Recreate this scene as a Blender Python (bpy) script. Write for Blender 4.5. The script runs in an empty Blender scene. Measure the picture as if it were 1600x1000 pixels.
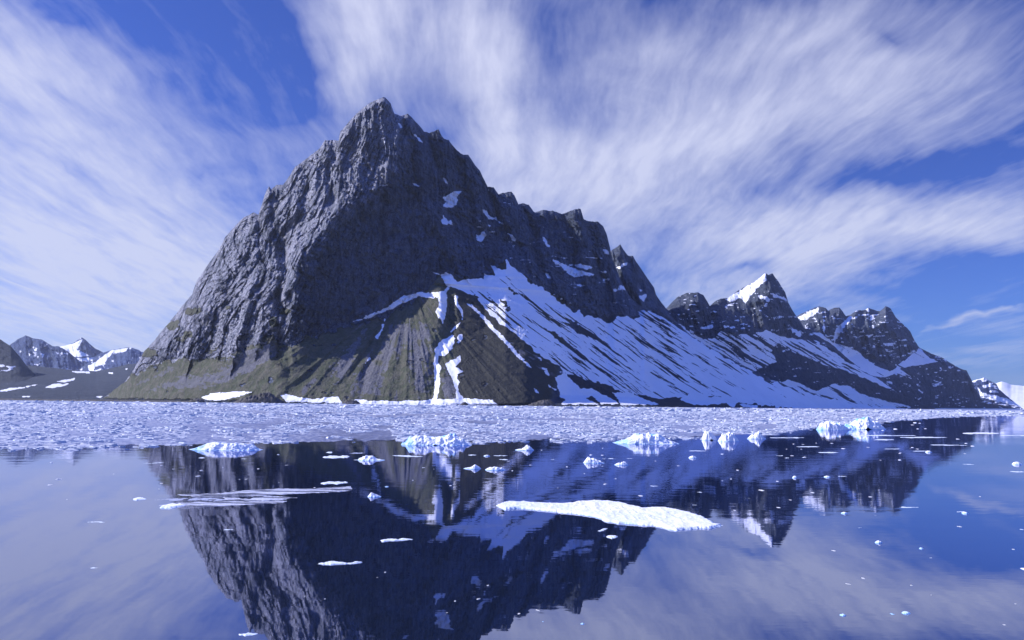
import bpy, math, random
import numpy as np
from mathutils import Matrix, Vector

S = bpy.context.scene
COL = S.collection
rad = math.radians

# ------------------------------------------------------------------ camera
FPX = 1244.4                      # focal length in pixels of the 1600 px wide photograph (28 mm)
CAM_H = 3.0
PITCH, ROLL = rad(6.01), rad(0.60)
cam_d = bpy.data.cameras.new('camera'); cam = bpy.data.objects.new('camera', cam_d); COL.objects.link(cam)
cam_d.lens = 28; cam_d.sensor_width = 36; cam_d.clip_start = 0.2; cam_d.clip_end = 90000
RM = Matrix.Rotation(math.pi/2 + PITCH, 4, 'X') @ Matrix.Rotation(ROLL, 4, 'Z')
cam.matrix_world = Matrix.Translation((0, 0, CAM_H)) @ RM
S.camera = cam
R3 = np.array(RM.to_3x3())

def ray(x, y):
    """direction through a point of the photograph, scaled so that its Y part is 1"""
    x = np.asarray(x, float); y = np.asarray(y, float)
    c = np.stack(np.broadcast_arrays(x-800.0, -(y-500.0), -FPX + 0*x*y), -1)
    d = c @ R3.T
    return d / d[..., 1:2]
def horizon(x):
    return np.interp(x, [-400, 2000], [hz(-400), hz(2000)])
def hz(x):
    lo, hi = 300.0, 900.0
    for _ in range(40):
        m = (lo+hi)/2
        if ray(x, m)[2] > 0: lo = m
        else: hi = m
    return lo
def y_at(x, D, z):
    """photo row at which a point at forward distance D and height z stands"""
    lo = np.full(np.shape(x), -200.0); hi = np.full(np.shape(x), 5000.0)
    t = (z-CAM_H)/D
    for _ in range(40):
        m = (lo+hi)/2; up = ray(x, m)[..., 2] > t
        lo = np.where(up, m, lo); hi = np.where(up, hi, m)
    return lo
def world(x, y, D):
    d = ray(x, y); return d*np.asarray(D)[..., None] + np.array([0, 0, CAM_H])
def on_water(x, y):
    """point of the water surface seen at a photo position"""
    d = ray(x, y); k = -CAM_H/np.minimum(d[..., 2], -1e-5)
    p = d*k[..., None]; p[..., 2] = 0
    return p

# ------------------------------------------------------------------ light
SUN_AZ, SUN_EL = rad(-82), rad(34)
sd = Vector((math.sin(SUN_AZ)*math.cos(SUN_EL), math.cos(SUN_AZ)*math.cos(SUN_EL), math.sin(SUN_EL)))
sun_d = bpy.data.lights.new('sun', 'SUN'); sun = bpy.data.objects.new('sun', sun_d); COL.objects.link(sun)
sun_d.energy = 5.0; sun_d.angle = rad(0.53); sun_d.color = (1.0, 0.955, 0.95)
sun.rotation_euler = sd.to_track_quat('Z', 'Y').to_euler()
S.view_settings.view_transform = 'Standard'; S.view_settings.look = 'None'
S.view_settings.exposure = 0.25; S.view_settings.gamma = 1.0
S.cycles.max_bounces = 6; S.cycles.diffuse_bounces = 2; S.cycles.glossy_bounces = 3
S.cycles.transparent_max_bounces = 6; S.cycles.volume_bounces = 0

# ------------------------------------------------------------------ node helper
class NT:
    def __init__(s, tree): s.t = tree; tree.nodes.clear()
    def n(s, typ, props=None, ins=None):
        nd = s.t.nodes.new(typ)
        for k, v in (props or {}).items(): setattr(nd, k, v)
        for k, v in (ins or {}).items(): s.put(nd.inputs[k], v)
        return nd
    def put(s, sock, v):
        if isinstance(v, bpy.types.NodeSocket): s.t.links.new(v, sock)
        else: sock.default_value = v
    def math(s, op, a, b=None, c=None, clamp=False):
        nd = s.t.nodes.new('ShaderNodeMath'); nd.operation = op; nd.use_clamp = clamp
        for i, v in enumerate((a, b, c)):
            if v is not None: s.put(nd.inputs[i], v)
        return nd.outputs[0]
    def vec(s, op, a, b=None, out=0):
        nd = s.t.nodes.new('ShaderNodeVectorMath'); nd.operation = op
        s.put(nd.inputs[0], a)
        if b is not None: s.put(nd.inputs['Scale' if op == 'SCALE' else 1], b)
        return nd.outputs[out]
    def noise(s, v, scale, detail=4, rough=0.5, dist=0.0, lac=2.0, typ='FBM'):
        nd = s.t.nodes.new('ShaderNodeTexNoise'); nd.noise_type = typ
        s.put(nd.inputs['Vector'], v)
        for k, q in (('Scale', scale), ('Detail', detail), ('Roughness', rough), ('Distortion', dist), ('Lacunarity', lac)):
            nd.inputs[k].default_value = q
        return nd.outputs['Fac']
    def rng(s, v, a, b, c=0.0, d=1.0, smooth=True):
        nd = s.t.nodes.new('ShaderNodeMapRange'); nd.interpolation_type = 'SMOOTHSTEP' if smooth else 'LINEAR'
        for i, q in enumerate((v, a, b, c, d)): s.put(nd.inputs[i], q)
        return nd.outputs[0]
    def mix(s, f, a, b, mode='MIX'):
        nd = s.t.nodes.new('ShaderNodeMix'); nd.data_type = 'RGBA'; nd.blend_type = mode
        s.put(nd.inputs[0], f); s.put(nd.inputs[6], a if not isinstance(a, tuple) else (*a, 1)[:4]); s.put(nd.inputs[7], b if not isinstance(b, tuple) else (*b, 1)[:4])
        return nd.outputs[2]
    def mapping(s, v, loc=(0, 0, 0), rot=(0, 0, 0), sc=(1, 1, 1), typ='POINT'):
        nd = s.t.nodes.new('ShaderNodeMapping'); nd.vector_type = typ
        s.put(nd.inputs[0], v); nd.inputs[1].default_value = loc; nd.inputs[2].default_value = rot; nd.inputs[3].default_value = sc
        return nd.outputs[0]

# ------------------------------------------------------------------ sky: Nishita air with cirrus laid out by direction
W = bpy.data.worlds.new("World"); S.world = W; W.use_nodes = True
n = NT(W.node_tree)
sky = n.n('ShaderNodeTexSky', dict(sky_type='NISHITA', sun_disc=False, sun_elevation=SUN_EL, sun_rotation=SUN_AZ,
                                   air_density=1.0, dust_density=0.3, ozone_density=2.5))
tc = n.n('ShaderNodeTexCoord').outputs['Generated']
sep = n.n('ShaderNodeSeparateXYZ', ins={0: tc})
dx, dy, dz = sep.outputs
zc = n.math('MAXIMUM', dz, 0.02)
# plane of the cloud layer: the streets run away from the viewer and meet at the horizon
px_ = n.math('DIVIDE', dx, n.math('ADD', zc, 0.10)); py_ = n.math('DIVIDE', dy, n.math('ADD', zc, 0.10))
pl = n.n('ShaderNodeCombineXYZ', ins={0: px_, 1: py_}).outputs[0]
pl = n.mapping(pl, rot=(0, 0, rad(-2)))
warp = n.n('ShaderNodeTexNoise', ins={'Vector': pl, 'Scale': 0.9, 'Detail': 3.0}).outputs['Color']
wv = n.vec('SCALE', n.vec('SUBTRACT', warp, (0.5, 0.5, 0.5)), 0.30)
plw = n.vec('ADD', pl, wv)
fib1 = n.noise(n.mapping(plw, sc=(1.7, 0.42, 1)), 1.0, 8, 0.58)
fib2 = n.noise(n.mapping(plw, loc=(4, 7, 0), sc=(7, 1.1, 1)), 1.0, 6, 0.62)
fib3 = n.noise(n.mapping(plw, loc=(1, 3, 2), sc=(22, 4.2, 1)), 1.0, 5, 0.6)
mott = n.noise(n.mapping(plw, loc=(9, 1, 5), sc=(9, 5, 1)), 1.0, 6, 0.66)
soft = n.noise(pl, 1.1, 4, 0.5)
# direction in front of the viewer, for the placed banks
dyc = n.math('MAXIMUM', dy, 0.05)
uv = n.n('ShaderNodeCombineXYZ', ins={0: n.math('DIVIDE', dx, dyc), 1: n.math('DIVIDE', dz, dyc)}).outputs[0]
wu = n.n('ShaderNodeTexNoise', ins={'Vector': uv, 'Scale': 3.0, 'Detail': 5.0, 'Roughness': 0.6}).outputs['Color']
uvw = n.vec('ADD', uv, n.vec('SCALE', n.vec('SUBTRACT', wu, (0.5, 0.5, 0.5)), 0.20))
front = n.rng(dy, 0.05, 0.35)
def bank(acc, x, y, rx, ry, ang, amp):
    c = ray(x, y); e = 2.0
    J = np.stack([(ray(x+e, y)-ray(x-e, y))[[0, 2]]/(2*e), (ray(x, y+e)-ray(x, y-e))[[0, 2]]/(2*e)], 1)
    a = rad(ang); ax = J @ np.array([math.cos(a), math.sin(a)])*rx*1.2; ay = J @ np.array([-math.sin(a), math.cos(a)])*ry*1.2
    r = math.atan2(ax[1], ax[0])
    v = n.mapping(uvw, loc=(c[0], c[2], 0), rot=(0, 0, r), sc=(float(np.hypot(*ax)), float(np.hypot(*ay)), 1), typ='TEXTURE')
    g = n.n('ShaderNodeTexGradient', dict(gradient_type='QUADRATIC_SPHERE'), {0: v}).outputs['Fac']
    return n.math('MULTIPLY_ADD', g, amp*1.45, acc)
acc = n.math('MULTIPLY', soft, 0.0)
BANKS = [  # photo position, half lengths, tilt (down to the right is positive), weight
 (60, 150, 330, 150, 38, 1.0), (150, 420, 420, 210, 12, 1.2), (330, 380, 260, 110, 40, .55), (60, 300, 380, 160, 20, 1.1),
 (0, 90, 260, 90, 42, .7), (80, 500, 380, 130, 0, 1.0),
 (565, 60, 110, 220, -4, 1.2), (620, 20, 160, 90, 0, .6), (760, 130, 130, 260, -14, 1.3), (740, 40, 90, 170, -10, .6), (800, 270, 110, 130, 20, .5), (480, 40, 80, 120, 0, .25), (480, 200, 90, 90, 0, .25),
 (1000, 100, 230, 120, -40, .45), (1180, 60, 420, 110, -12, .5), (1350, 110, 480, 120, -16, .75), (1100, 240, 420, 110, -12, .75),
 (1250, 190, 520, 80, -14, .5), (950, 290, 260, 130, 10, .5), (1200, 350, 480, 75, 2, .95), (1450, 365, 330, 62, -5, .9), (1560, 320, 260, 60, -12, .5),
 (1150, 440, 260, 60, -10, .45), (1230, 420, 300, 50, -6, .35), (1540, 510, 150, 9, -14, .55), (1380, 60, 90, 40, 10, -.3),
 (1440, 262, 300, 34, -17, -.42), (1170, 398, 120, 22, 2, -.5), (110, 262, 240, 22, 24, -.8), (340, 275, 110, 20, 8, -.2),
 (860, 80, 60, 200, 10, -.12), (330, 60, 260, 120, 38, -.7), (440, 150, 120, 110, 50, -.38), (100, 30, 120, 40, 30, -.3), (930, 230, 120, 60, 20, -.25), (1560, 470, 230, 60, -8, -.7),
]
for b in BANKS: acc = bank(acc, *b)
def cen(v, k): return n.math('MULTIPLY', n.math('SUBTRACT', v, 0.5), k)
fr = n.math('ADD', n.math('ADD', cen(fib1, 0.85), cen(fib2, 0.95)), n.math('ADD', cen(fib3, 0.62), cen(mott, 0.30)))
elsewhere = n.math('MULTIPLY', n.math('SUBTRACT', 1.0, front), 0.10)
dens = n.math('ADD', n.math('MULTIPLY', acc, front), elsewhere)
dens = n.math('ADD', dens, n.math('MULTIPLY', n.math('MULTIPLY', n.rng(soft, 0.35, 0.7), front), 0.42))
dens = n.math('SUBTRACT', 1.0, n.math('POWER', 2.718, n.math('MULTIPLY', n.math('MAXIMUM', dens, 0.0), -1.05)))   # thick banks saturate softly
frs = n.math('MULTIPLY', fr, n.math('MULTIPLY_ADD', dens, 0.55, 0.62))
cov = n.rng(n.math('ADD', dens, frs), 0.05, 0.98, smooth=False)
cov = n.math('MULTIPLY', cov, 0.93)
air = n.mix(1.0, sky.outputs[0], n.mix(n.rng(dz, 0.45, 0.9), n.mix(n.rng(dz, 0.0, 0.28), (0.26, 0.50, 1.30), (0.30, 0.46, 1.18)), (0.50, 1.22, 3.8)), 'MULTIPLY')  # zenith above the view is boosted blue to fill the shadows
cloud = n.mix(n.rng(dz, 0.0, 0.5), (6.2, 6.7, 8.9), (6.7, 7.0, 9.3))
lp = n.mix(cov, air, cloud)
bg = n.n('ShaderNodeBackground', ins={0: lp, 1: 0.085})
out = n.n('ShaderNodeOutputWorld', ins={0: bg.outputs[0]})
W.cycles.sampling_method = 'MANUAL'; W.cycles.sample_map_resolution = 512

# ------------------------------------------------------------------ numpy noise
def _h(ix, iy, iz, seed):
    h = (ix.astype(np.uint32)*np.uint32(374761393) + iy.astype(np.uint32)*np.uint32(668265263)
         + iz.astype(np.uint32)*np.uint32(2147483647) + np.uint32(seed*7919+13))
    h = (h ^ (h >> np.uint32(13)))*np.uint32(1274126177)
    h = (h ^ (h >> np.uint32(15)))*np.uint32(2246822519)
    return ((h ^ (h >> np.uint32(16))) & np.uint32(0xffff)).astype(np.float32)/32767.5 - 1.0
def vn(x, y, z=0.0, seed=0):
    """smooth value noise, about -1..1"""
    x, y, z = np.broadcast_arrays(np.asarray(x, np.float32), np.asarray(y, np.float32), np.asarray(z, np.float32))
    fx, fy, fz = np.floor(x), np.floor(y), np.floor(z)
    ix, iy, iz = (fx.astype(np.int64)+40000), (fy.astype(np.int64)+40000), (fz.astype(np.int64)+40000)
    tx, ty, tz = x-fx, y-fy, z-fz
    sx, sy, sz = (t*t*t*(t*(t*6-15)+10) for t in (tx, ty, tz))
    def L(a, b, t): return a+(b-a)*t
    r = []
    for k in (0, 1):
        a = L(_h(ix, iy, iz+k, seed), _h(ix+1, iy, iz+k, seed), sx)
        b = L(_h(ix, iy+1, iz+k, seed), _h(ix+1, iy+1, iz+k, seed), sx)
        r.append(L(a, b, sy))
    return L(r[0], r[1], sz)
def fbm(x, y, z=0.0, oct=4, seed=0, gain=0.5, lac=2.03, ridged=False):
    s = 0; a = 1.0; t = 0
    for o in range(oct):
        v = vn(x*lac**o, y*lac**o, z*lac**o, seed+o*17)
        if ridged: v = 1-2*np.abs(v)
        s = s+a*v; t += a; a *= gain
    return s/t
def poly_d(x, y, pts):
    """signed distance: positive inside a closed polygon"""
    pts = np.asarray(pts, np.float32); ins = np.zeros(np.shape(x), bool); dm = np.full(np.shape(x), 1e9, np.float32)
    for (x0, y0), (x1, y1) in zip(pts, np.roll(pts, -1, 0)):
        ex, ey = x1-x0, y1-y0
        t = np.clip(((x-x0)*ex+(y-y0)*ey)/(ex*ex+ey*ey+1e-9), 0, 1)
        dm = np.minimum(dm, (x-x0-t*ex)**2+(y-y0-t*ey)**2)
        c = ((y0 > y) != (y1 > y)) & (x < (x1-x0)*(y-y0)/(y1-y0+1e-12)+x0)
        ins ^= c
    return np.where(ins, 1, -1)*np.sqrt(dm)
def line_d(x, y, pts):
    """distance to a polyline, side (+ right of an upward-running line) and position along it 0..1"""
    best = np.full(np.shape(x), 1e9, np.float32); side = np.zeros(np.shape(x), np.float32); al = np.zeros(np.shape(x), np.float32)
    N = len(pts)-1
    for i in range(N):
        (x0, y0), (x1, y1) = pts[i], pts[i+1]; ex, ey = x1-x0, y1-y0
        t = np.clip(((x-x0)*ex+(y-y0)*ey)/(ex*ex+ey*ey+1e-9), 0, 1)
        d = np.hypot(x-x0-t*ex, y-y0-t*ey); m = d < best
        best = np.where(m, d, best); side = np.where(m, np.sign(ex*(y-y0)-ey*(x-x0)), side); al = np.where(m, (i+t)/N, al)
    return best, side, al
def sst(a, b, x):
    t = np.clip((x-a)/(b-a), 0, 1); return t*t*(3-2*t)

# ------------------------------------------------------------------ object helpers
def mesh_obj(name, co, faces, mat, smooth=True, parent=None):
    me = bpy.data.meshes.new(name); co = np.asarray(co, np.float32); faces = np.asarray(faces, np.int32)
    k = faces.shape[1]
    me.vertices.add(len(co)); me.vertices.foreach_set('co', co.ravel())
    me.loops.add(faces.size); me.loops.foreach_set('vertex_index', faces.ravel())
    me.polygons.add(len(faces)); me.polygons.foreach_set('loop_start', np.arange(0, faces.size, k, dtype=np.int32))
    me.polygons.foreach_set('use_smooth', np.full(len(faces), smooth))
    me.update(calc_edges=True); me.validate()
    me.materials.append(mat)
    o = bpy.data.objects.new(name, me); COL.objects.link(o)
    if parent: o.parent = parent
    return o
def tag(o, label=None, cat=None, group=None, kind=None):
    if label: o['label'] = label
    if cat: o['category'] = cat
    if group: o['group'] = group
    if kind: o['kind'] = kind
    return o
def grid_faces(nr, nc, keep=None):
    i = np.arange(nr*nc).reshape(nr, nc)
    f = np.stack([i[:-1, :-1], i[:-1, 1:], i[1:, 1:], i[1:, :-1]], -1).reshape(-1, 4)
    return f if keep is None else f[keep.reshape(-1)]
def attr(o, name, arr):
    a = o.data.attributes.new(name, 'FLOAT_COLOR', 'POINT')
    v = np.ones((len(arr), 4), np.float32); v[:, :arr.shape[1]] = arr
    a.data.foreach_set('color', v.ravel())

# ------------------------------------------------------------------ materials
def new_mat(name):
    m = bpy.data.materials.new(name); m.use_nodes = True; return m, NT(m.node_tree)
def terrain_mat(name, tint=(1, 1, 1), scale=1.0, rockv=1.0):
    """rock with snow (R), turf (G) and scree (B) where the cover attribute says; alpha-free"""
    m, n = new_mat(name)
    pos = n.n('ShaderNodeTexCoord').outputs['Object']
    cov = n.n('ShaderNodeAttribute', dict(attribute_name='cover')).outputs['Color']
    dat = n.n('ShaderNodeAttribute', dict(attribute_name='rock')).outputs['Color']
    sp = n.n('ShaderNodeSeparateColor', ins={0: cov}); sr = n.n('ShaderNodeSeparateColor', ins={0: dat})
    big = n.noise(pos, 0.012*scale, 5, 0.6); mid = n.noise(pos, 0.07*scale, 6, 0.65)
    fine = n.noise(n.mapping(pos, sc=(1, 1, 0.45)), 0.35*scale, 4, 0.7)
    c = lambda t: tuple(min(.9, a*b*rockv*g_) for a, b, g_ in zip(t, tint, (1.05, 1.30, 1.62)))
    rk = n.mix(n.rng(big, 0.35, 0.65), c((0.105, 0.108, 0.124)), c((0.165, 0.160, 0.176)))
    rk = n.mix(n.math('MULTIPLY', n.rng(mid, 0.50, 0.72), 0.75), rk, c((0.055, 0.054, 0.066)))
    rk = n.mix(n.math('MULTIPLY', n.rng(mid, 0.46, 0.28), 0.55), rk, c((0.30, 0.275, 0.26)))
    rk = n.mix(n.math('MULTIPLY', n.rng(fine, 0.52, 0.70), 0.6), rk, c((0.045, 0.045, 0.055)))
    rk = n.mix(n.math('MULTIPLY', n.rng(fine, 0.44, 0.28), 0.45), rk, c((0.33, 0.31, 0.30)))
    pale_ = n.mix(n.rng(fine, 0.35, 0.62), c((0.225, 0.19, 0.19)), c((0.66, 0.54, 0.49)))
    rk = n.mix(sr.outputs[0], rk, pale_)          # pale broken rock, also lightening the sunlit side of the main peak
    grain = n.noise(n.mapping(pos, rot=(0, 0.5, 0), sc=(1, 1, 0.4)), 0.9*scale, 3, 0.6)
    rk = n.mix(n.math('MULTIPLY', n.rng(grain, 0.52, 0.62), 0.65), rk, c((0.035, 0.036, 0.045)))
    rk = n.mix(n.math('MULTIPLY', n.rng(grain, 0.46, 0.36), n.math('MULTIPLY_ADD', sr.outputs[0], 0.5, 0.12)), rk, c((0.60, 0.50, 0.46)))
    ck = n.vec('ADD', pos, n.vec('SCALE', n.n('ShaderNodeTexNoise', ins={'Vector': pos, 'Scale': 0.09*scale, 'Detail': 4.0}).outputs['Color'], 14/scale))
    for rot_, sc3, th in (((0, 0.42, 0), (1, 1, 0.22), 0.05), ((0, -0.25, 0), (1, 1, 0.35), 0.035)):
        ed = n.n('ShaderNodeTexVoronoi', dict(feature='DISTANCE_TO_EDGE'), {'Vector': n.mapping(ck, rot=rot_, sc=sc3), 'Scale': 0.055*scale})
        rk = n.mix(n.math('MULTIPLY', n.rng(ed.outputs['Distance'], th, 0.0), n.math('MULTIPLY', n.rng(mid, 0.42, 0.6), 0.85)), rk, c((0.025, 0.026, 0.034)))
    rk = n.mix(sr.outputs[1], rk, c((0.035, 0.038, 0.045)))       # darker rock in streaks, along the shore and in traced patches
    tf = n.mix(n.rng(mid, 0.35, 0.65), (0.088, 0.103, 0.066), (0.145, 0.142, 0.112))
    tf = n.mix(n.math('MULTIPLY', n.rng(fine, 0.45, 0.7), 0.45), tf, (0.035, 0.032, 0.022))
    sc_ = n.mix(n.rng(fine, 0.3, 0.7), (0.20, 0.205, 0.235), (0.11, 0.112, 0.13))
    tf = n.mix(n.rng(sr.outputs[2], 0.2, 0.8), tf, (0.054, 0.056, 0.052))     # brown heath
    edge = n.math('MULTIPLY', n.math('SUBTRACT', fine, 0.5), 0.55)
    def m_(s): return n.rng(n.math('ADD', s, edge), 0.38, 0.62)
    col = n.mix(m_(sp.outputs[1]), rk, tf)
    col = n.mix(m_(sp.outputs[2]), col, sc_)
    sm = n.rng(n.math('ADD', sp.outputs[0], n.math('MULTIPLY', edge, 0.8)), 0.42, 0.56)
    sn = n.mix(n.rng(big, 0.3, 0.7), (0.80, 0.82, 0.86), (0.88, 0.89, 0.92))
    sn = n.mix(n.math('MULTIPLY', n.rng(mid, 0.6, 0.8), 0.25), sn, (0.55, 0.52, 0.52))
    col = n.mix(sm, col, sn)
    wp = n.n('ShaderNodeTexNoise', ins={'Vector': pos, 'Scale': 0.05*scale, 'Detail': 3.0}).outputs['Color']
    vp = n.mapping(n.vec('ADD', pos, n.vec('SCALE', wp, 16/scale)), rot=(0, 0.35, 0), sc=(1, 1, 0.42))
    v1 = n.n('ShaderNodeTexVoronoi', dict(feature='F1'), {'Vector': vp, 'Scale': 0.085*scale, 'Detail': 3.0, 'Roughness': 0.6})
    v2 = n.n('ShaderNodeSeparateColor', ins={0: v1.outputs['Color']}).outputs[0]
    blocky = n.math('ADD', n.math('MULTIPLY', v1.outputs['Distance'], 1.6), n.math('MULTIPLY', v2, 1.3))
    hgt = n.math('ADD', n.math('ADD', n.math('MULTIPLY', mid, 3.0), n.math('MULTIPLY', fine, 1.3)), n.math('MULTIPLY', n.math('MULTIPLY_ADD', grain, 1.2, n.math('MULTIPLY', blocky, 1.25)), n.math('SUBTRACT', 1.0, sp.outputs[1], clamp=True)))
    bmp = n.n('ShaderNodeBump', ins={'Strength': 1.0, 'Distance': n.math('MULTIPLY_ADD', sm, -2.7, 3.0), 'Height': hgt})
    b = n.n('ShaderNodeBsdfPrincipled', ins={'Base Color': col, 'Roughness': 0.92, 'Specular IOR Level': 0.15, 'Normal': bmp.outputs[0]})
    n.n('ShaderNodeOutputMaterial', ins={0: b.outputs[0]})
    return m
M_MAIN = terrain_mat('near rock and turf')
M_FAR = terrain_mat('far rock', scale=0.7)
M_DIST = terrain_mat('distant rock', tint=(0.62, 0.75, 1.15), scale=0.4)  # blue haze of distance partly tinted into the rock colour

# ------------------------------------------------------------------ mountains
def P(s, x0=0.0, y0=0.0, k=1.0):
    v = [float(t) for t in s.replace(',', ' ').split()]
    return [(x0+v[i]*k, y0+v[i+1]*k) for i in range(0, len(v), 2)]
def Z(s, x0, y0): return P(s, x0, y0, 0.25)      # coordinates read off a four times enlarged crop
def build_layer(name, x0, x1, nrows, sky, lines, shore, mat, shape, cover, step=1.0, jag=1.2, back=(1.0, 260), seed=1, zb=-2.0, bench=None):
    """sky: [(x,y)] skyline; lines: list of [(x,y,D)] from foot upward, the last one gives D along the skyline;
    shore: [(x,D)].  Real distances turn each traced point into a place on the mountain."""
    xs = np.arange(x0, x1+step*0.5, step); nc = len(xs)
    sk = np.array(sky); D0 = np.interp(xs, *np.array(shore).T)
    ysk = np.interp(xs, sk[:, 0], sk[:, 1])
    ysk = ysk + jag*(fbm(xs/9.0, 0.3, 0, 4, seed, 0.6, ridged=True)-0.15)
    ysh = y_at(xs, D0, np.full(nc, zb))
    ysk = np.minimum(ysk, ysh-0.5)
    Ys = [ysh]; Ds = [D0]
    if bench:                                                 # flat apron along the water
        L = np.array(lines[0]); yf = np.interp(xs, L[:, 0], L[:, 1]); df = np.interp(xs, L[:, 0], L[:, 2]); b_ = np.interp(xs, bench[0], bench[1])
        Ys.append(ysh-0.12*b_*(ysh-yf)); Ds.append(D0+0.36*b_*(df-D0))
    for L in lines[:-1]:
        L = np.array(L); Ys.append(np.interp(xs, L[:, 0], L[:, 1])); Ds.append(np.interp(xs, L[:, 0], L[:, 2]))
    L = np.array(lines[-1]); Ys.append(ysk); Ds.append(np.interp(xs, L[:, 0], L[:, -1]))
    Ys = np.array(Ys); Ds = np.array(Ds)
    for i in range(len(Ds)):                                  # round the bends of the plan
        w_ = 9 if (i == len(Ds)-2 or i == len(Ds)-1) else 33
        if len(xs) > 4*w_: Ds[i] = np.convolve(np.pad(Ds[i], w_//2, 'edge'), np.ones(w_)/w_, 'valid')
    D0 = Ds[0]; ysh = np.minimum(y_at(xs, D0, np.full(nc, zb)), 2000); Ys[0] = ysh
    fi = 2 if bench else 1
    for i in range(1, len(Ys)-1): Ys[i] = np.clip(Ys[i], ysk+0.3*(len(Ys)-1-i)/len(Ys), ysh-0.1*i)
    for i in range(1, len(Ys)): Ys[i] = np.minimum(Ys[i], Ys[i-1]-0.05)
    t = np.linspace(0, 1, nrows)
    Y = ysh[None]+(Ys[-1]-ysh)[None]*t[:, None]
    D = np.empty_like(Y)
    for j in range(nc): D[:, j] = np.interp(-Y[:, j], -Ys[:, j], Ds[:, j])
    for _ in range(3):                                        # soften the creases a little
        D[1:-1] = (D[:-2]+2*D[1:-1]+D[2:])/4; D[:, 1:-1] = (D[:, :-2]+2*D[:, 1:-1]+D[:, 2:])/4
    X = np.broadcast_to(xs[None], Y.shape)
    foot = np.broadcast_to(Ys[fi][None], Y.shape); top = np.broadcast_to(Ys[-1][None], Y.shape); bot = np.broadcast_to(ysh[None], Y.shape)
    D = D + shape(X, Y, D, foot, top, bot)
    pts = world(X, Y, D)
    pts[0, :, 2] = zb
    cv, rk = cover(X, Y, D, foot, top, bot, pts)
    # the far side of the ridge, down to below the water
    rows = [pts]; nb = 14; last = pts[-1]; Hh = last[:, 2]
    for k in range(1, nb+1):
        f = k/nb; d = back[1]*0.15*f + back[0]*Hh*1.3*f**0.9
        q = last*(1+d/last[:, 1])[:, None]
        q[:, 2] = last[:, 2]*(1-f)**1.15 + zb*f + (fbm(xs/14.0, f*6, 0, 4, seed+5)*Hh*0.09*math.sin(math.pi*f))
        rows.append(q[None])
    A = np.concatenate(rows, 0); nr = A.shape[0]
    o = mesh_obj(name, A.reshape(-1, 3), grid_faces(nr, nc)[:, ::-1], mat)
    pad = lambda a: np.concatenate([a, np.repeat(a[-1:], nb, 0)], 0).reshape(-1, 3)
    attr(o, 'cover', pad(cv)); attr(o, 'rock', pad(rk))
    return o
def st3(a, b, c): return np.clip(np.stack([a, b, c], -1), 0, 1)
def patches(X, Y, polys, soft=1.6, rough=2.2, seed=0):
    w = fbm(X/5.5, Y/4.0, 0, 4, seed, .65)*rough*1.7; r = np.zeros(X.shape, np.float32)
    for p in polys:
        p = np.array(p); x0, y0 = p.min(0)-6; x1, y1 = p.max(0)+6
        m = (X > x0) & (X < x1) & (Y > y0) & (Y < y1)
        if m.any():
            d = poly_d(X[m], Y[m], p)+w[m]
            r[m] = np.maximum(r[m], sst(-soft, soft, d))
    return r

# --- the main mountain and its long wall
SKY1 = P("150 626 160 622 180 608 197 595 212 572 225 549 240 533 250 520 270 497 287 475 300 460 307 440 320 420 335 400 342 390 352 370 370 350 382 339 397 332 404 335 407 325 416 298 420 291 424 296 432 288 442 289 452 275 462 260 482 245 500 231 508 219 529 219 532 205 540 196 545 190 557 177 575 162 587 156 601 152 610 161 616 177 625 181 637 177 650 190 662 205 672 207 685 202 689 210 694 217 701 218 710 230 720 240 732 242 740 255 750 267 762 292 771 292 779 304 787 301 799 299 804 305 810 319 817 317 826 320 834 330 836 332 850 327 864 330 877 334 897 327 907 326 912 342 921 345 933 346 942 353 948 366 953 386 956 402 961 415 968 432 977 452 990 470 1004 480 1020 488 1036 496 1060 512 1100 537 1160 570 1230 603 1330 629 1430 638 1446 640")
LINES1 = [
 [(150, 625, 1900), (180, 609, 1740), (200, 592, 1640), (257, 564, 1500), (307, 561, 1430), (345, 564, 1360), (375, 551, 1330), (432, 532, 1290), (450, 545, 1290), (470, 533, 1300), (537, 512, 1355), (600, 498, 1378), (650, 470, 1392), (690, 430, 1410), (720, 436, 1430), (757, 436, 1460), (790, 408, 1510), (830, 437, 1520), (850, 452, 1530), (892, 482, 1550), (907, 482, 1570), (950, 500, 1640), (960, 492, 1650), (1000, 495, 1730), (1007, 484, 1780), (1036, 500, 1830), (1100, 545, 1900), (1160, 580, 2000), (1230, 608, 2080), (1330, 631, 2480), (1446, 641, 3300)],
 [(150, 624, 1920), (180, 608, 1745), (200, 590, 1645), (257, 540, 1540), (300, 505, 1490), (345, 480, 1445), (400, 470, 1370), (435, 500, 1310), (445, 455, 1335), (470, 400, 1390), (500, 365, 1425), (530, 330, 1460), (600, 285, 1530), (622, 215, 1585), (640, 195, 1640), (700, 330, 1610), (760, 370, 1650), (836, 390, 1700), (900, 400, 1760), (945, 420, 1830), (1000, 482, 1860), (1036, 498, 1880), (1100, 540, 1950), (1160, 575, 2050), (1230, 605, 2110), (1330, 630, 2490), (1446, 640.5, 3310)],
 [(150, 1950), (180, 1760), (200, 1660), (257, 1690), (300, 1680), (345, 1670), (400, 1650), (460, 1640), (530, 1625), (601, 1625), (625, 1650), (640, 1680), (700, 1720), (762, 1770), (836, 1850), (900, 1900), (945, 1960), (956, 1960), (1000, 1930), (1036, 1940), (1100, 2010), (1160, 2080), (1230, 2140), (1330, 2500), (1446, 3320)],
]
SHORE1 = [(150, 1850), (200, 1600), (260, 1420), (330, 1300), (440, 1200), (560, 1150), (700, 1120), (860, 1130), (950, 1200), (1050, 1350), (1150, 1590), (1250, 1930), (1350, 2470), (1446, 3280)]
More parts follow.
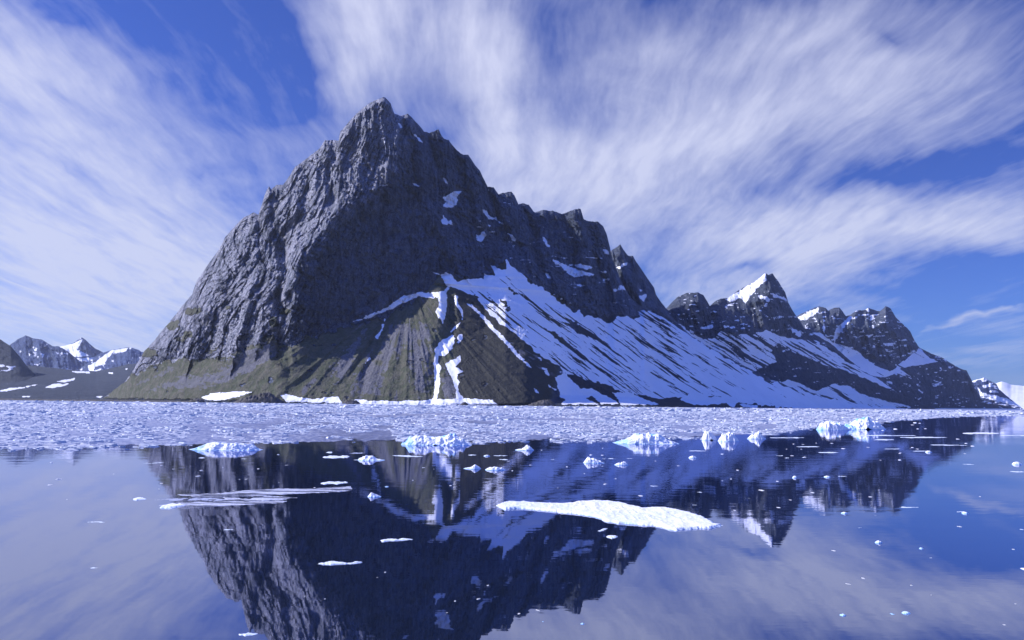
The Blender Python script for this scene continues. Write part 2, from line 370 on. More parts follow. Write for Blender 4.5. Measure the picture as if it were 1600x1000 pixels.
RIBS = [  # crest lines up the cliffs: polyline, reach left, reach right, metres towards the viewer
 (P("436 548 440 480 452 430 474 395 500 362 530 330"), 26, 60, 26),
 (P("530 330 565 308 600 283 615 250 622 215 610 175"), 60, 40, 22),
 (P("300 560 330 470 372 400 405 345 421 300"), 40, 16, 26), (P("365 560 385 480 400 430 415 380 440 330 462 275"), 34, 12, 28),
 (P("250 565 280 510 305 460"), 22, 14, 16), (P("215 588 235 550 260 520"), 14, 12, 10),
 (P("405 540 412 490 420 450 432 410"), 24, 14, 20), (P("455 370 470 320 490 285 508 235"), 26, 14, 26),
 (P("500 320 520 275 533 225 545 195"), 22, 14, 22), (P("560 290 565 240 575 200 590 165"), 24, 12, 16),
 (P("655 290 660 240 652 205 640 180"), 14, 26, 20), (P("700 300 695 260 687 208"), 12, 22, 16),
 (P("770 400 745 340 733 290 725 245"), 10, 26, 20), (P("835 420 800 360 775 300"), 10, 28, 22),
 (P("720 425 690 370 660 320"), 12, 30, 18), (P("880 460 850 400 838 335"), 10, 26, 22), (P("930 480 912 420 900 330"), 10, 26, 22),
 (P("968 485 952 440 940 360"), 10, 14, 18),
 # gullies
 (P("436 560 438 520 440 470 447 425 441 392 455 360 473 330 480 300"), 13, 16, -42), (P("441 392 425 350 430 310"), 12, 10, -20),
 (P("360 470 385 445 410 400 418 375 405 345"), 10, 12, -18), (P("600 420 597 340 600 290"), 9, 9, -9), (P("640 400 640 340 638 300"), 7, 9, -8),
 (P("520 330 515 280 520 225"), 10, 10, -20), (P("480 300 478 265"), 8, 8, -14), (P("625 230 632 205 630 182"), 9, 9, -20),
 (P("680 260 675 230 672 207"), 8, 8, -16), (P("740 330 730 290 712 235"), 9, 9, -16), (P("790 380 775 330 762 292"), 9, 9, -16),
 (P("845 420 830 360 812 322"), 9, 10, -20), (P("905 440 895 390 880 336"), 9, 9, -16), (P("945 450 930 400 915 345"), 8, 8, -16),
 (P("705 520 700 470 692 432"), 16, 12, -16), (P("675 628 678 580 690 530 700 500"), 14, 14, -10),
 (P("560 620 585 560 592 520"), 12, 12, -8),
]
def shape1(X, Y, D, foot, top, bot):
    cliff = sst(-3, 9, foot-Y)
    m = D/FPX                                               # metres per pixel
    r = np.zeros(X.shape, np.float32)
    wx = X+fbm(X/22, Y/26, 0, 3, 31)*7; wy = Y+fbm(X/22, Y/26, 5, 3, 37)*7
    for pl_, wl, wr, a in RIBS:
        p = np.array(pl_); w = max(wl, wr)+8
        k = (X > p[:, 0].min()-w) & (X < p[:, 0].max()+w) & (Y > p[:, 1].min()-w) & (Y < p[:, 1].max()+w)
        d, s, al = line_d(wx[k], wy[k], pl_)
        ww = np.where(s > 0, wr, wl); v = np.clip(1-d/ww, 0, 1)
        r[k] -= 1.35*a*v*(0.35+0.65*np.sin(np.pi*np.clip(al*0.8+0.12, 0, 1)))
    wx2 = X+fbm(X/40, Y/40, 0, 2, 3)*10
    left = 1-sst(470, 640, X)
    # steep rock: flutes along the fall line, dipping beds on the left face, blocks everywhere
    q = np.where(X < 640, wx2+0.42*(Y-400)*left, wx2-0.30*(Y-400)*sst(650, 760, X))
    fl = fbm(q/26, Y/120, 0, 4, 11, 0.55, ridged=True)*7 + fbm(q/9, Y/46, 3, 4, 12, 0.6, ridged=True)*6 + fbm(q/3.2, Y/15, 7, 3, 12, 0.6)*5.0
    bl = fbm(X/34, Y/30, 0, 5, 13, 0.58)*16 + fbm((X+0.5*Y)/16, (Y-0.6*X)/6, 0, 4, 14, 0.62, ridged=True)*8.5 + fbm(X/4, Y/4, 2, 3, 19, .6)*3.2
    n1 = fbm(X/70, Y/45, 1, 3, 21, .4)*1.5; n2 = fbm(X/45, Y/90, 4, 3, 22, .4)*1.3
    saw = lambda t: t-np.floor(t)
    k1 = 0.5+0.5*fbm(X/50, Y/50, 2, 2, 23)
    bl = bl + (saw((Y*1.0+0.30*X*left-0.12*X+n1*26)/26)-.5)*5*k1 + (saw((q+n2*24)/(27+0*X))-.5)*14*(1.1-k1) + (saw((q+.35*Y+n1*20)/9.5)-.5)*3.5
    slab = sst(470, 530, X)*(1-sst(640, 700, X))*sst(300, 330, Y)      # the smoother great slab
    r = r - cliff*(fl*(1-0.3*slab)+bl*(1-0.35*slab))
    # talus: gentle fans, small stones
    tal = 1-cliff
    ang = np.arctan2(X-640, Y-440)
    r = r - tal*np.clip((bot-Y)/12, 0, 1)*(fbm(ang*9, (Y-400)/150, 0, 3, 15, ridged=True)*7 + fbm(X/11, Y/7, 0, 4, 16)*2.2 + fbm(X/3, Y/3, 0, 2, 17)*0.5)
    # rounded hill right of the snow gully
    hx, hy = (X-790)/95, (Y-600)/95
    r = r - tal*20*np.clip(1-hx*hx-hy*hy, 0, 1)
    hx, hy = (X-640)/60, (Y-545)/70
    r = r - tal*20*np.clip(1-hx*hx-hy*hy, 0, 1)
    fade = np.clip((Y-top)/6, 0.25, 1)
    return r*fade*np.clip((bot-Y)/5, 0, 1)
def zz(s): return Z(s, 550, 390)
SNOW_A = [zz(t) for t in (
 "0 450 60 430 130 400 220 360 300 300 420 265 500 272 575 262 590 230 570 195 550 160 505 140 555 155 590 142 620 155 650 190 680 210 640 235 612 232 592 280 590 380 570 465 520 390 545 340 540 300 480 300 430 290 330 330 250 370 150 410 60 440",
 "500 940 520 860 510 720 520 620 565 560 625 535 645 560 625 620 580 665 540 665 535 700 560 735 550 760 545 870 525 950",
 "580 715 680 658 675 700 650 735 690 760 655 790 670 830 665 880 700 935 650 940 650 880 625 800",
 "620 515 640 480 680 450 690 400 650 350 635 270 660 290 660 340 690 380 695 440 650 490",
 "655 580 670 530 690 530 690 560 665 590", "145 545 180 500 205 430 210 435 185 510 160 560", "80 705 110 675 115 685 85 712",
 "720 340 750 340 820 410 880 480 950 550 1040 650 1130 745 1090 720 1020 660 930 560 860 490 790 400",
 "0 942 60 935 100 950 420 944 500 936 700 930 880 940 910 972 0 972",
 "1140 870 1160 880 1175 905 1150 895", "1160 672 1190 680 1180 690", "1190 740 1215 745 1240 785 1210 765")]
SNOW_A += [Z(t, 500, 140) for t in (
 "770 680 830 640 880 635 860 670 855 720 820 735 770 730 790 700", "755 830 770 785 800 820 820 810 835 850 800 840 770 845",
 "970 900 1000 905 1025 885 1040 910 1010 955 985 945 975 920", "1015 750 1040 760 1060 790 1100 800 1125 830 1090 815 1050 810 1030 780",
 "1175 900 1200 905 1235 945 1205 945", "1380 910 1400 920 1435 985 1420 980", "570 580 600 590 625 605 590 600", "765 545 785 560 805 595 790 585",
 "490 210 515 230 510 245 495 230", "390 318 408 318 400 336", "590 280 605 290 640 330 625 325", "1050 845 1065 850 1060 860", "370 598 420 598 400 606")]
SNOW_A += [Z(t, 850, 390) for t in (
 "40 70 70 60 130 95 160 110 220 130 320 150 310 165 240 165 190 170 150 155 120 120 80 90", "160 95 230 90 300 110 270 125 210 110",
 "10 140 50 185 30 190 10 165", "200 210 250 225 210 230", "360 175 410 185 370 197", "410 240 460 245 480 225 560 250 570 270 500 255 440 258",
 "370 0 400 0 415 40 380 20", "340 130 400 140 370 150", "-200 -30 -180 -20 -195 -10")]
LITSNOW = [Z(t, 850, 390) for t in (
 "70 800 130 770 180 820 230 870 300 870 380 910 440 940 470 965 360 965 300 915 260 930 340 968 100 968 140 940 100 920 90 870",
 "430 895 520 890 620 930 730 968 480 972 470 950", "850 938 920 895 1000 905 1030 920 1200 920 1215 950 1180 988 1140 960 1000 975 920 965",
 "1220 965 1340 972 1330 990 1250 985", "0 750 40 780 30 790 0 765", "30 850 80 875 70 885")]
LITSNOW += [Z(t, 200, 390) for t in ("460 925 520 900 660 885 770 890 650 930 560 945 500 940", "945 905 1020 910 1150 935 1310 920 1340 960 990 950", "1395 945 1450 935 1500 945 1620 945 1620 965 1400 960", "-160 935 -60 945 -100 955", "500 752 515 755 505 765")]
SNOWFIELD = zz("610 230 680 195 760 175 805 172 830 200 825 150 890 160 868 100 900 118 960 120 965 70 1000 100 1060 150 1120 210 1180 230 1280 310 1390 390 1420 370 1450 420 1500 410") + Z(
 "330 430 390 460 440 440 460 410 560 430 600 420 575 385 630 370 690 400 760 420 830 450 950 560 1100 660 1400 820 1800 930 2200 985 2300 1000 1600 1000 1350 975 1210 945 1030 915 850 930 700 925 520 895 400 850 200 790 100 762", 850, 390) + zz("1330 765 1250 700 1150 640 1050 560 950 480 860 400 780 310 700 260")
def streak_q(X, Y):
    xs = np.arange(500, 1700.0); s = np.interp(xs, [500, 700, 850, 1000, 1100, 1200, 1350, 1500], [.95, .86, .78, .68, .6, .62, .5, .35])
    c = np.cumsum(s); return Y-np.interp(X, xs, c)
def streaks(X, Y, seed, w=4.2, L=60):
    q = streak_q(X, Y)+fbm(X/60, Y/60, 0, 3, seed+9)*5
    return fbm(q/w, X/L, 0, 4, seed, 0.55) , fbm(q/(w*3.2), X/(L*1.6), 4, 3, seed+3, 0.5)
DARKROCK = [zz(t) for t in ("680 265 760 280 800 300 720 320 700 310", "980 240 1010 250 1040 280 1010 280", "850 290 900 340 890 350 860 320", "930 315 960 320 1000 390 975 380 950 350", "1360 440 1400 450 1460 510 1590 590 1500 550 1400 510 1370 480", "1210 495 1260 510 1370 600 1300 580")]
def cover1(X, Y, D, foot, top, bot, pts):
    cliff = sst(-2, 4, foot-Y)
    ang = np.arctan2(X-640, Y-440)
    sn = patches(X, Y, SNOW_A, 1.1, 1.6, 41)
    lit = patches(X, Y, LITSNOW, 1.1, 1.4, 42)
    # the great striped snow slope
    f = poly_d(X, Y, SNOWFIELD)+fbm(X/9, Y/9, 0, 3, 43)*4
    s1, s2 = streaks(X, Y, 50, 3.0, 52)
    s3, _ = streaks(X, Y, 57, 1.8, 26)
    band = np.interp(X, [700, 800, 880, 960, 1040, 1130, 1250, 1400], [.75, .50, .32, .22, .16, .22, .35, .4])
    s4 = fbm((streak_q(X, Y)+fbm(X/30, Y/30, 0, 3, 59)*6)/1.3, X/16, 0, 2, 58)
    low = sst(0.0, 1.0, (Y-foot)/np.maximum(bot-foot, 1))
    v = 0.10 + band + 0.85*s1 + 0.42*s2 + 0.55*s3 + 0.30*s4 + 0.35*low*sst(900, 1000, X) + sst(28, 4, Y-foot)*0.35
    fs = sst(-1.5, 1.5, f)*sst(0.02, 0.38, v)
    fs = fs*(1-patches(X, Y, DARKROCK, 1.2, 2.5, 44))
    # a little snow on ledges of the wall
    led = fbm(X/16, Y/3.2, 0, 4, 45, .6)*sst(690, 760, X)*cliff
    snow = np.maximum.reduce([sn, lit, fs, sst(0.50, 0.58, led)*0.9])
    # turf and scree
    cliff = sst(-2, 4, foot-Y+fbm(X/9, Y/9, 0, 4, 40, .6)*9)
    tz = (1-cliff)*(1-sst(850, 905, X+0.25*(Y-560)))
    st = fbm(ang*26, (Y-400)/90, 0, 4, 46, 0.6)+0.35*fbm(X/14, Y/9, 0, 3, 47)
    cone = patches(X, Y, [Z(t, 200, 390) for t in ("560 760 700 650 880 590 930 560 960 620 800 740 600 820 380 880 100 880 300 800", "1290 760 1400 600 1480 480 1450 600 1380 800 1280 870", "1500 700 1600 600 1640 700 1560 900 1400 920", "20 860 230 730 420 680 300 760 100 850")]
                   + [zz(t) for t in ("230 470 480 450 500 560 330 600 180 800 60 900 100 700 180 620", "380 560 500 600 480 900 420 930 350 700", "590 740 640 860 640 930 560 930")], 6, 8, 48)
    scree = tz*np.clip(0.15+0.55*sst(-0.1, 0.35, st)+0.42*cone, 0, 1)*sst(0.42, 0.6, 0.25+st*0.5+cone*0.5)
    turf = tz*(1-sst(0.62, 0.8, np.abs(fbm(X/20, Y/12, 0, 3, 49))))
    shore = sst(7, 3, bot-Y+fbm(X/6, 0, 0, 2, 5)*2)
    turf = turf*(1-shore)
    gl = cliff*sst(0.25, 0.5, fbm(X/30, Y/22, 0, 4, 52))*sst(560, 480, X)*sst(380, 480, Y)*0.75     # green ledges low on the left face
    pale = cliff*((0.66+sst(-0.1, 0.5, fbm((X+.5*Y)/12, (Y-.6*X)/40, 0, 5, 53, .6))*0.62)*(1-sst(-25, 25, X-np.interp(Y, [150, 215, 285, 330, 400, 480, 545], [640, 632, 610, 540, 480, 450, 445])+fbm(X/14, Y/14, 0, 3, 55)*14)) + patches(X, Y, [Z("400 385 470 308 476 330 430 372", 500, 140), Z("250 580 262 470 290 420 275 520 290 560", 500, 140)], 1.5, 2, 2)*0.7)  # paler rock left of the arete, lifted further to brighten the sunlit face
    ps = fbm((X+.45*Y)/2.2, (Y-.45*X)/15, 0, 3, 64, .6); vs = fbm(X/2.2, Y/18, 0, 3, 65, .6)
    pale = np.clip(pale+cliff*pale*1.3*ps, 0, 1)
    dark = np.maximum(cliff*sst(0.2, 0.6, fbm(X/8, Y/60, 0, 4, 54))*0.45, shore*0.8)
    dark = np.maximum(dark, cliff*np.where(pale > .05, .5*sst(.3, .55, -ps), .45*sst(.1, .45, vs)))
    dark = np.maximum(dark, patches(X, Y, [zz("60 560 130 520 230 520 290 540 250 590 150 620 70 620"), zz("270 880 300 840 360 820 350 900 290 950"), zz("0 470 200 440 420 300 520 330 545 400 500 560 380 450 200 460")], 4, 6, 61)*0.6)
    # ground between the stripes of the snow slope and right of the turf
    rg = (1-cliff)*sst(850, 905, X+0.25*(Y-560))
    dark = np.maximum(dark, rg*0.92)
    brown = sst(690, 730, X)*tz
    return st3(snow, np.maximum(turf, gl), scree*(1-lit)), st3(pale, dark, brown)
mt1 = build_layer('mountain', 150, 1446, 470, SKY1, LINES1, SHORE1, M_MAIN, shape1, cover1, 1.0, 1.5, (1.0, 300), 1, bench=([150, 830, 880, 1446], [0.01, 0.01, 1, 1]))
tag(mt1, 'huge grey rock pyramid with turf foot and a long dark wall over a striped snow slope', 'mountain', kind='structure')

def cliffy(seed, amp=1.0):
    def f(X, Y, D, foot, top, bot):
        cl = sst(-2, 7, foot-Y); q = X-0.25*(Y-500)
        r = cl*(fbm(q/20, Y/60, 0, 4, seed, .55, ridged=True)*22+fbm(q/7, Y/22, 3, 4, seed+1, .6, ridged=True)*13+fbm(X/12, Y/9, 0, 5, seed+2, .6)*14+fbm(X/3, Y/3, 0, 2, seed+4)*4)
        r = r+(1-cl)*(fbm(X/16, Y/9, 0, 4, seed+3)*9)
        return -amp*r*np.clip((Y-top)/5, 0.2, 1)*np.clip((bot-Y)/6, 0, 1)
    return f
def cover_far(polys, bandf, seed, field=None, sprinkle=0.55, w=2.6, L=34, nots=()):
    def f(X, Y, D, foot, top, bot, pts):
        sn = patches(X, Y, polys, 1.0, 1.5, seed) if polys else np.zeros(X.shape)
        s1, s2 = streaks(X, Y, seed+2, w, L); cl = sst(-1, 3, foot-Y)
        if field is not None:
            g = poly_d(X, Y, field)+fbm(X/8, Y/6, 0, 3, seed)*3; m = sst(-1.2, 1.2, g)
        else: m = 1-cl
        fs = m*sst(0.08, 0.28, bandf(X, Y, foot, bot)+0.9*s1+0.45*s2)
        led = fbm(X/9, Y/3, 0, 4, seed+7, .6)
        snow = np.maximum.reduce([sn, fs, sst(sprinkle, sprinkle+.06, led)*cl*0.95])
        if nots: snow = snow*(1-patches(X, Y, nots, 1.5, 3, seed+1))
        dark = np.maximum((1-cl)*0.55, 0.35*sst(0, .5, fbm(X/10, Y/30, 0, 3, seed+4)))
        return st3(snow, 0*X, 0*X), st3(cl*0.3*sst(.2, .6, fbm(X/9, Y/16, 0, 3, seed+5)), dark, 0*X)
    return f
# --- the needle behind the wall
SKY2 = P("925 420 940 400 950 396 957 390 963 386 969 382 974 390 981 399 989 400 994 409 1002 420 1012 435 1022 449 1025 460 1035 475 1041 482 1060 500 1080 520")
LINES2 = [[(925, 560, 2000), (1080, 560, 2100)], [(925, 420, 2100), (957, 392, 2160), (969, 420, 2100), (985, 440, 2080), (1000, 470, 2060), (1041, 490, 2100), (1080, 525, 2150)], [(925, 2200), (969, 2160), (1000, 2190), (1041, 2240), (1080, 2280)]]
RIB2 = (P("969 384 975 410 985 440 1000 470 1010 500"), 40, 30, 30)
def shape2(X, Y, D, foot, top, bot):
    d, s, al = line_d(X+fbm(X/9, Y/9, 0, 3, 7)*3, Y, RIB2[0]); v = np.clip(1-d/np.where(s > 0, RIB2[1], RIB2[2]), 0, 1)
    return -RIB2[3]*v + cliffy(70, 0.7)(X, Y, D, foot, top, bot)
o = build_layer('mountain_peak', 925, 1080, 170, SKY2, LINES2, [(925, 1960), (1080, 2060)], M_MAIN, shape2,
  cover_far([Z(t, 850, 390) for t in ("455 110 520 80 515 95 470 120", "595 290 640 280 625 330 600 310", "600 250 615 255 600 265", "400 -5 430 5 415 15")], lambda X, Y, f, b: 0*X-1, 72, sprinkle=.66), 1.0, 1.0, (0.8, 120), 3)
tag(o, 'jagged leaning rock needle standing just behind the end of the dark wall', 'mountain', kind='structure')

# --- the pointed peak right of it with its own striped snow slope
SKY3 = P("1015 500 1030 490 1041 481 1047 475 1057 465 1066 461 1075 457 1091 457 1099 461 1105 470 1109 478 1114 473 1120 469 1127 466 1136 466 1157 452 1180 439 1190 432 1196 426 1200 429 1207 427 1212 434 1217 441 1222 449 1227 457 1232 473 1240 487 1247 498 1256 512 1262 516 1275 523 1300 538 1325 560 1350 580 1372 592 1400 612 1440 632 1462 639")
LINES3 = [
 [(1015, 520, 2100), (1041, 505, 2120), (1060, 517, 2150), (1085, 524, 2180), (1115, 531, 2200), (1125, 517, 2230), (1147, 525, 2280), (1187, 520, 2400), (1195, 514, 2450), (1220, 526, 2520), (1250, 530, 2600), (1275, 535, 2700), (1300, 545, 2800), (1350, 583, 2900), (1400, 614, 3050), (1462, 640, 3420)],
 [(1015, 505, 2180), (1060, 480, 2240), (1091, 470, 2270), (1120, 490, 2330), (1160, 480, 2480), (1196, 460, 2560), (1205, 450, 2600), (1240, 495, 2700), (1262, 519, 2760), (1300, 541, 2850), (1350, 582, 2950), (1400, 613, 3060), (1462, 639.5, 3430)],
 [(1015, 2300), (1060, 2370), (1091, 2390), (1125, 2500), (1160, 2700), (1196, 2720), (1215, 2800), (1250, 2880), (1262, 2850), (1300, 2900), (1350, 2980), (1400, 3100), (1462, 3440)]]
def shape3(X, Y, D, foot, top, bot):
    r = cliffy(80)(X, Y, D, foot, top, bot)
    for pl_, wl, wr, a in ((P("1196 427 1203 450 1200 480 1190 515"), 60, 40, 50), (P("1057 466 1062 490 1060 515"), 18, 36, 26), (P("1120 470 1130 500 1147 525"), 14, 30, 22), (P("1109 478 1112 500"), 10, 10, -22)):
        d, s, al = line_d(X+fbm(X/9, Y/9, 0, 3, 7)*3, Y, pl_); r = r-a*np.clip(1-d/np.where(s > 0, wl, wr), 0, 1)
    # dark rock step between the two snow bands
    st = sst(0, 22, (np.interp(X, [1180, 1200, 1260, 1320, 1400], [525, 535, 565, 590, 618])-Y))
    return r
F3 = Z("1000 560 1060 560 1100 505 1200 540 1350 520 1380 495 1480 545 1600 560 1700 570 1900 700 2100 800 2170 860 2140 870 2060 830 1900 760 1700 700 1560 640 1460 590 1420 640 1450 700 1300 770 1150 790 1100 760 900 700 700 560 800 440 900 500", 850, 390)
F3B = Z("-200 870 0 830 60 790 130 770 200 800 300 850 420 800 500 810 600 870 700 890 800 920 960 958 -200 958", 1200, 400)
def band3(X, Y, foot, bot): return 0.32+0*X+0.35*(poly_d(X, Y, F3B) > 0)
def cover3(X, Y, D, foot, top, bot, pts):
    pk = [Z(t, 850, 390) for t in ("1135 315 1230 250 1320 195 1385 145 1392 195 1330 235 1290 290 1260 330 1220 300 1170 325", "1330 280 1400 290 1415 330 1350 300", "980 490 1050 470 1070 490 1010 498", "1130 480 1190 485 1170 495", "1060 385 1085 385 1075 395", "1430 280 1500 300 1530 320 1440 300", "1540 480 1600 520 1600 545 1560 520", "880 370 920 375 900 380")]
    sn = patches(X, Y, pk, 1.0, 2.0, 81); s1, s2 = streaks(X, Y, 82, 2.8, 34); s3, _ = streaks(X, Y, 89, 1.5, 16)
    m1 = sst(-1.2, 1.2, poly_d(X, Y, F3)+fbm(X/8, Y/6, 0, 3, 83)*3); m2 = sst(-1.2, 1.2, poly_d(X, Y, F3B)+fbm(X/8, Y/6, 0, 3, 84)*3)
    fs = np.maximum(m1*sst(.1, .28, 0.42+0.85*s1+0.45*s2+.35*s3), m2*sst(.1, .28, 0.55+0.8*s1+0.4*s2+.3*s3))
    cl = sst(-1, 3, foot-Y); led = fbm(X/9, Y/3, 0, 4, 88, .6)
    snow = np.maximum.reduce([sn, fs, sst(.40, .48, led)*cl, sst(.52, .6, led)*(1-cl)])
    shore = sst(5, 2, bot-Y+fbm(X/5, 0, 0, 2, 5)*2)*0.7*sst(0.1, 0.3, fbm(X/12, 0, 0, 3, 85)+.2)
    return st3(snow*(1-shore), 0*X, 0*X), st3(cl*.25*sst(.2, .6, s2), np.maximum((1-cl)*.5, .3*cl), 0*X)
o = build_layer('mountain', 1015, 1462, 230, SKY3, LINES3, [(1015, 1950), (1100, 2000), (1250, 2180), (1350, 2620), (1462, 3400)], M_MAIN, shape3, cover3, 1.0, 1.2, (0.9, 200), 4, bench=([1000, 1500], [1, 1]))
tag(o, 'pointed peak with one bright snow flank above dark hump and streaked snow bands', 'mountain', kind='structure')

# --- the last rock massif
SKY4 = P("1225 500 1240 495 1247 493 1260 486 1272 481 1280 478 1290 481 1294 486 1302 481 1311 480 1317 487 1322 494 1330 491 1336 486 1350 484 1357 481 1366 484 1375 486 1380 482 1384 478 1391 481 1395 488 1400 496 1412 507 1422 517 1429 532 1437 544 1450 550 1475 560 1490 570 1500 575 1510 579 1517 592 1522 602 1527 612 1532 622 1550 630 1585 637 1604 641")
LINES4 = [
 [(1225, 530, 3050), (1260, 514, 3150), (1285, 527, 3200), (1302, 537, 3250), (1340, 551, 3350), (1370, 562, 3400), (1397, 571, 3480), (1410, 562, 3520), (1435, 548, 3650), (1450, 556, 3700), (1475, 566, 3760), (1500, 585, 3800), (1525, 622, 4100), (1604, 641, 4900)],
 [(1225, 515, 3200), (1280, 500, 3300), (1321, 510, 3330), (1345, 515, 3400), (1384, 505, 3500), (1410, 530, 3560), (1437, 547, 3700), (1475, 562, 3800), (1510, 585, 3880), (1530, 622, 4150), (1604, 640.7, 4910)],
 [(1225, 3400), (1280, 3500), (1321, 3500), (1384, 3800), (1429, 3800), (1475, 3950), (1510, 4100), (1532, 4250), (1604, 4920)]]
def shape4(X, Y, D, foot, top, bot):
    r = cliffy(90, 1.2)(X, Y, D, foot, top, bot)
    for pl_, wl, wr, a in ((P("1384 479 1378 510 1385 545 1397 570"), 46, 40, 50), (P("1336 487 1330 510 1320 535"), 14, 26, 30), (P("1282 479 1285 500 1290 525"), 20, 22, 30), (P("1322 494 1310 520 1303 537"), 12, 12, -30), (P("1475 560 1470 590 1480 630"), 30, 40, 30), (P("1357 482 1352 510"), 12, 14, 20)):
        d, s, al = line_d(X+fbm(X/9, Y/9, 0, 3, 7)*3, Y, pl_); r = r-a*np.clip(1-d/np.where(s > 0, wl, wr), 0, 1)
    return r
F4 = Z("120 430 200 480 340 480 400 540 480 560 560 600 700 700 760 720 800 700 830 670 950 578 1010 640 1060 660 1000 672 900 690 830 705 900 765 800 730 760 750 700 760 620 740 760 830 740 860 500 720 300 620 120 520", 1200, 400)
def cover4(X, Y, D, foot, top, bot, pts):
    pk = [Z(t, 1200, 400) for t in ("190 385 240 355 320 318 310 345 250 395 200 405", "410 525 420 460 520 368 528 388 470 450 440 500 415 545", "340 470 400 540 380 520", "630 370 660 368 665 392 640 402", "650 435 670 435 660 455", "600 488 655 490 640 507 605 500", "600 330 630 325 630 345", "350 400 360 460 345 470 340 440", "720 550 760 545 800 550 740 562", "940 835 970 850 965 860", "1030 770 1070 785 1050 790")]
    sn = patches(X, Y, pk, 1.0, 1.6, 91); s1, s2 = streaks(X, Y, 92, 2.2, 30); s3, _ = streaks(X, Y, 99, 1.3, 14)
    m1 = sst(-1.2, 1.2, poly_d(X, Y, F4)+fbm(X/8, Y/6, 0, 3, 93)*2)
    cl = sst(-1, 3, foot-Y); led = fbm(X/7, Y/3, 0, 4, 98, .6)
    snow = np.maximum.reduce([sn, m1*sst(.1, .28, .55+.7*s1+.4*s2+.3*s3), sst(.32, .42, led)*np.where(cl > .5, 1, .6)])
    shore = sst(3.0, 1.2, bot-Y)*sst(1440, 1480, X)
    return st3(np.maximum(snow, shore), 0*X, 0*X), st3(cl*.25*sst(.2, .6, s2), np.maximum((1-cl)*.4, .25*cl), 0*X)
o = build_layer('mountain', 1225, 1604, 190, SKY4, LINES4, [(1225, 2900), (1350, 2950), (1450, 3450), (1532, 4050), (1604, 4880)], M_FAR, shape4, cover4, 1.0, 1.2, (0.9, 300), 6)
tag(o, 'farthest massif of craggy twin peaks falling to a blunt dark headland', 'mountain', kind='structure')

# --- far right: dark knoll in front of a glacier
def plain_shape(seed, amp):
    return lambda X, Y, D, foot, top, bot: -amp*(fbm(X/14, Y/7, 0, 5, seed, .6, ridged=True))*np.clip((Y-top)/4, .2, 1)*np.clip((bot-Y)/4, 0, 1)
def cover_plain(thr, seed, rocky=(), snowy=(), d=0.3, green=0.0, sx=9, sy=4):
    def f(X, Y, D, foot, top, bot, pts):
        v = fbm(X/sx, Y/sy, 0, 4, seed, .6); s = sst(thr, thr+.1, v)
        if rocky: s = s*(1-patches(X, Y, rocky, 1.5, 2, seed))
        if snowy: s = np.maximum(s, patches(X, Y, snowy, 1, 1, seed))
        return st3(s, green+0*X, 0*X), st3(0*X, d+0*X, 0*X+1)
    return f
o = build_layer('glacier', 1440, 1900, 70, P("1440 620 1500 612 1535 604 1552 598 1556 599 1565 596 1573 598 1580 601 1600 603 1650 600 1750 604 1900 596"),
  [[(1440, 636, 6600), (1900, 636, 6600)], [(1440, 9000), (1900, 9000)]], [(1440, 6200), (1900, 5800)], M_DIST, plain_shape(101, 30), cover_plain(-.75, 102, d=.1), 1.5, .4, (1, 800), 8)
tag(o, 'pale snow covered glacier tongue rising gently at the far right end of the shore', 'glacier', kind='structure')
o = build_layer('hill', 1495, 1600, 70, P("1495 625 1510 600 1521 594 1530 592 1537 590 1545 594 1557 600 1561 608 1575 620 1590 632 1600 640"),
  [[(1495, 630, 5100), (1600, 638, 5100)], [(1495, 5600), (1600, 5400)]], [(1495, 5000), (1600, 5000)], M_DIST, plain_shape(105, 40), cover_plain(.15, 106, snowy=[Z("1310 820 1330 850 1400 870 1500 890 1600 950 1400 900 1330 880", 1200, 400), Z("1320 765 1350 757 1380 775 1340 785", 1200, 400)], d=.3), 1.0, .8, (1, 200), 9)
tag(o, 'small dark knoll with snowy edges in front of the glacier', 'hill', kind='structure')

# --- far left: blue mountains, brown hill and lowland
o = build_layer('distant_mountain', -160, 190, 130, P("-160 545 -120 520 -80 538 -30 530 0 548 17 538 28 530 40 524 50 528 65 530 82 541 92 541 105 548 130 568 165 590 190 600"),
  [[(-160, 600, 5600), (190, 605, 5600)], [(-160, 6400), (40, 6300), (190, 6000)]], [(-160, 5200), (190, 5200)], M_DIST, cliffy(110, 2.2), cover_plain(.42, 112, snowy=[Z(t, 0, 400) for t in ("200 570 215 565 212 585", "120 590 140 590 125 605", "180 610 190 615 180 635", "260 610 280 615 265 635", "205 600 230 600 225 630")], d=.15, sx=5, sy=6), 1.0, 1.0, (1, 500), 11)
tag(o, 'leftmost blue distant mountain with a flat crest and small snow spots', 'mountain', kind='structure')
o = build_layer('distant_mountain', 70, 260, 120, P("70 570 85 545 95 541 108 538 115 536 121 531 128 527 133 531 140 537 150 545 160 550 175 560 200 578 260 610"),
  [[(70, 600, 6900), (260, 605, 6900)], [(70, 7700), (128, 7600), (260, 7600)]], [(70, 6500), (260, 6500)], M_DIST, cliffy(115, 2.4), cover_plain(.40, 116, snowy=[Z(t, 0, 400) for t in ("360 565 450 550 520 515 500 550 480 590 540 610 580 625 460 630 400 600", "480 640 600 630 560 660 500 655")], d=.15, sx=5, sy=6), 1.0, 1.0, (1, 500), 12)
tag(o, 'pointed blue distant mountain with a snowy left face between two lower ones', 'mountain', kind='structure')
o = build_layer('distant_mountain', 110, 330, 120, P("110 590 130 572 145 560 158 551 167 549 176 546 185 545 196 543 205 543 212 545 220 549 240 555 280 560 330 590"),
  [[(110, 600, 5000), (330, 605, 5000)], [(110, 5900), (330, 5900)]], [(110, 4700), (330, 4700)], M_DIST, cliffy(120, 2.0), cover_plain(.42, 122, snowy=[Z(t, 0, 400) for t in ("700 590 800 575 780 600 700 610 640 680 600 690 580 720 640 700 620 720 560 720 550 685 600 660 650 620",)], d=.15, sx=4, sy=8), 1.0, 1.0, (1, 500), 13)
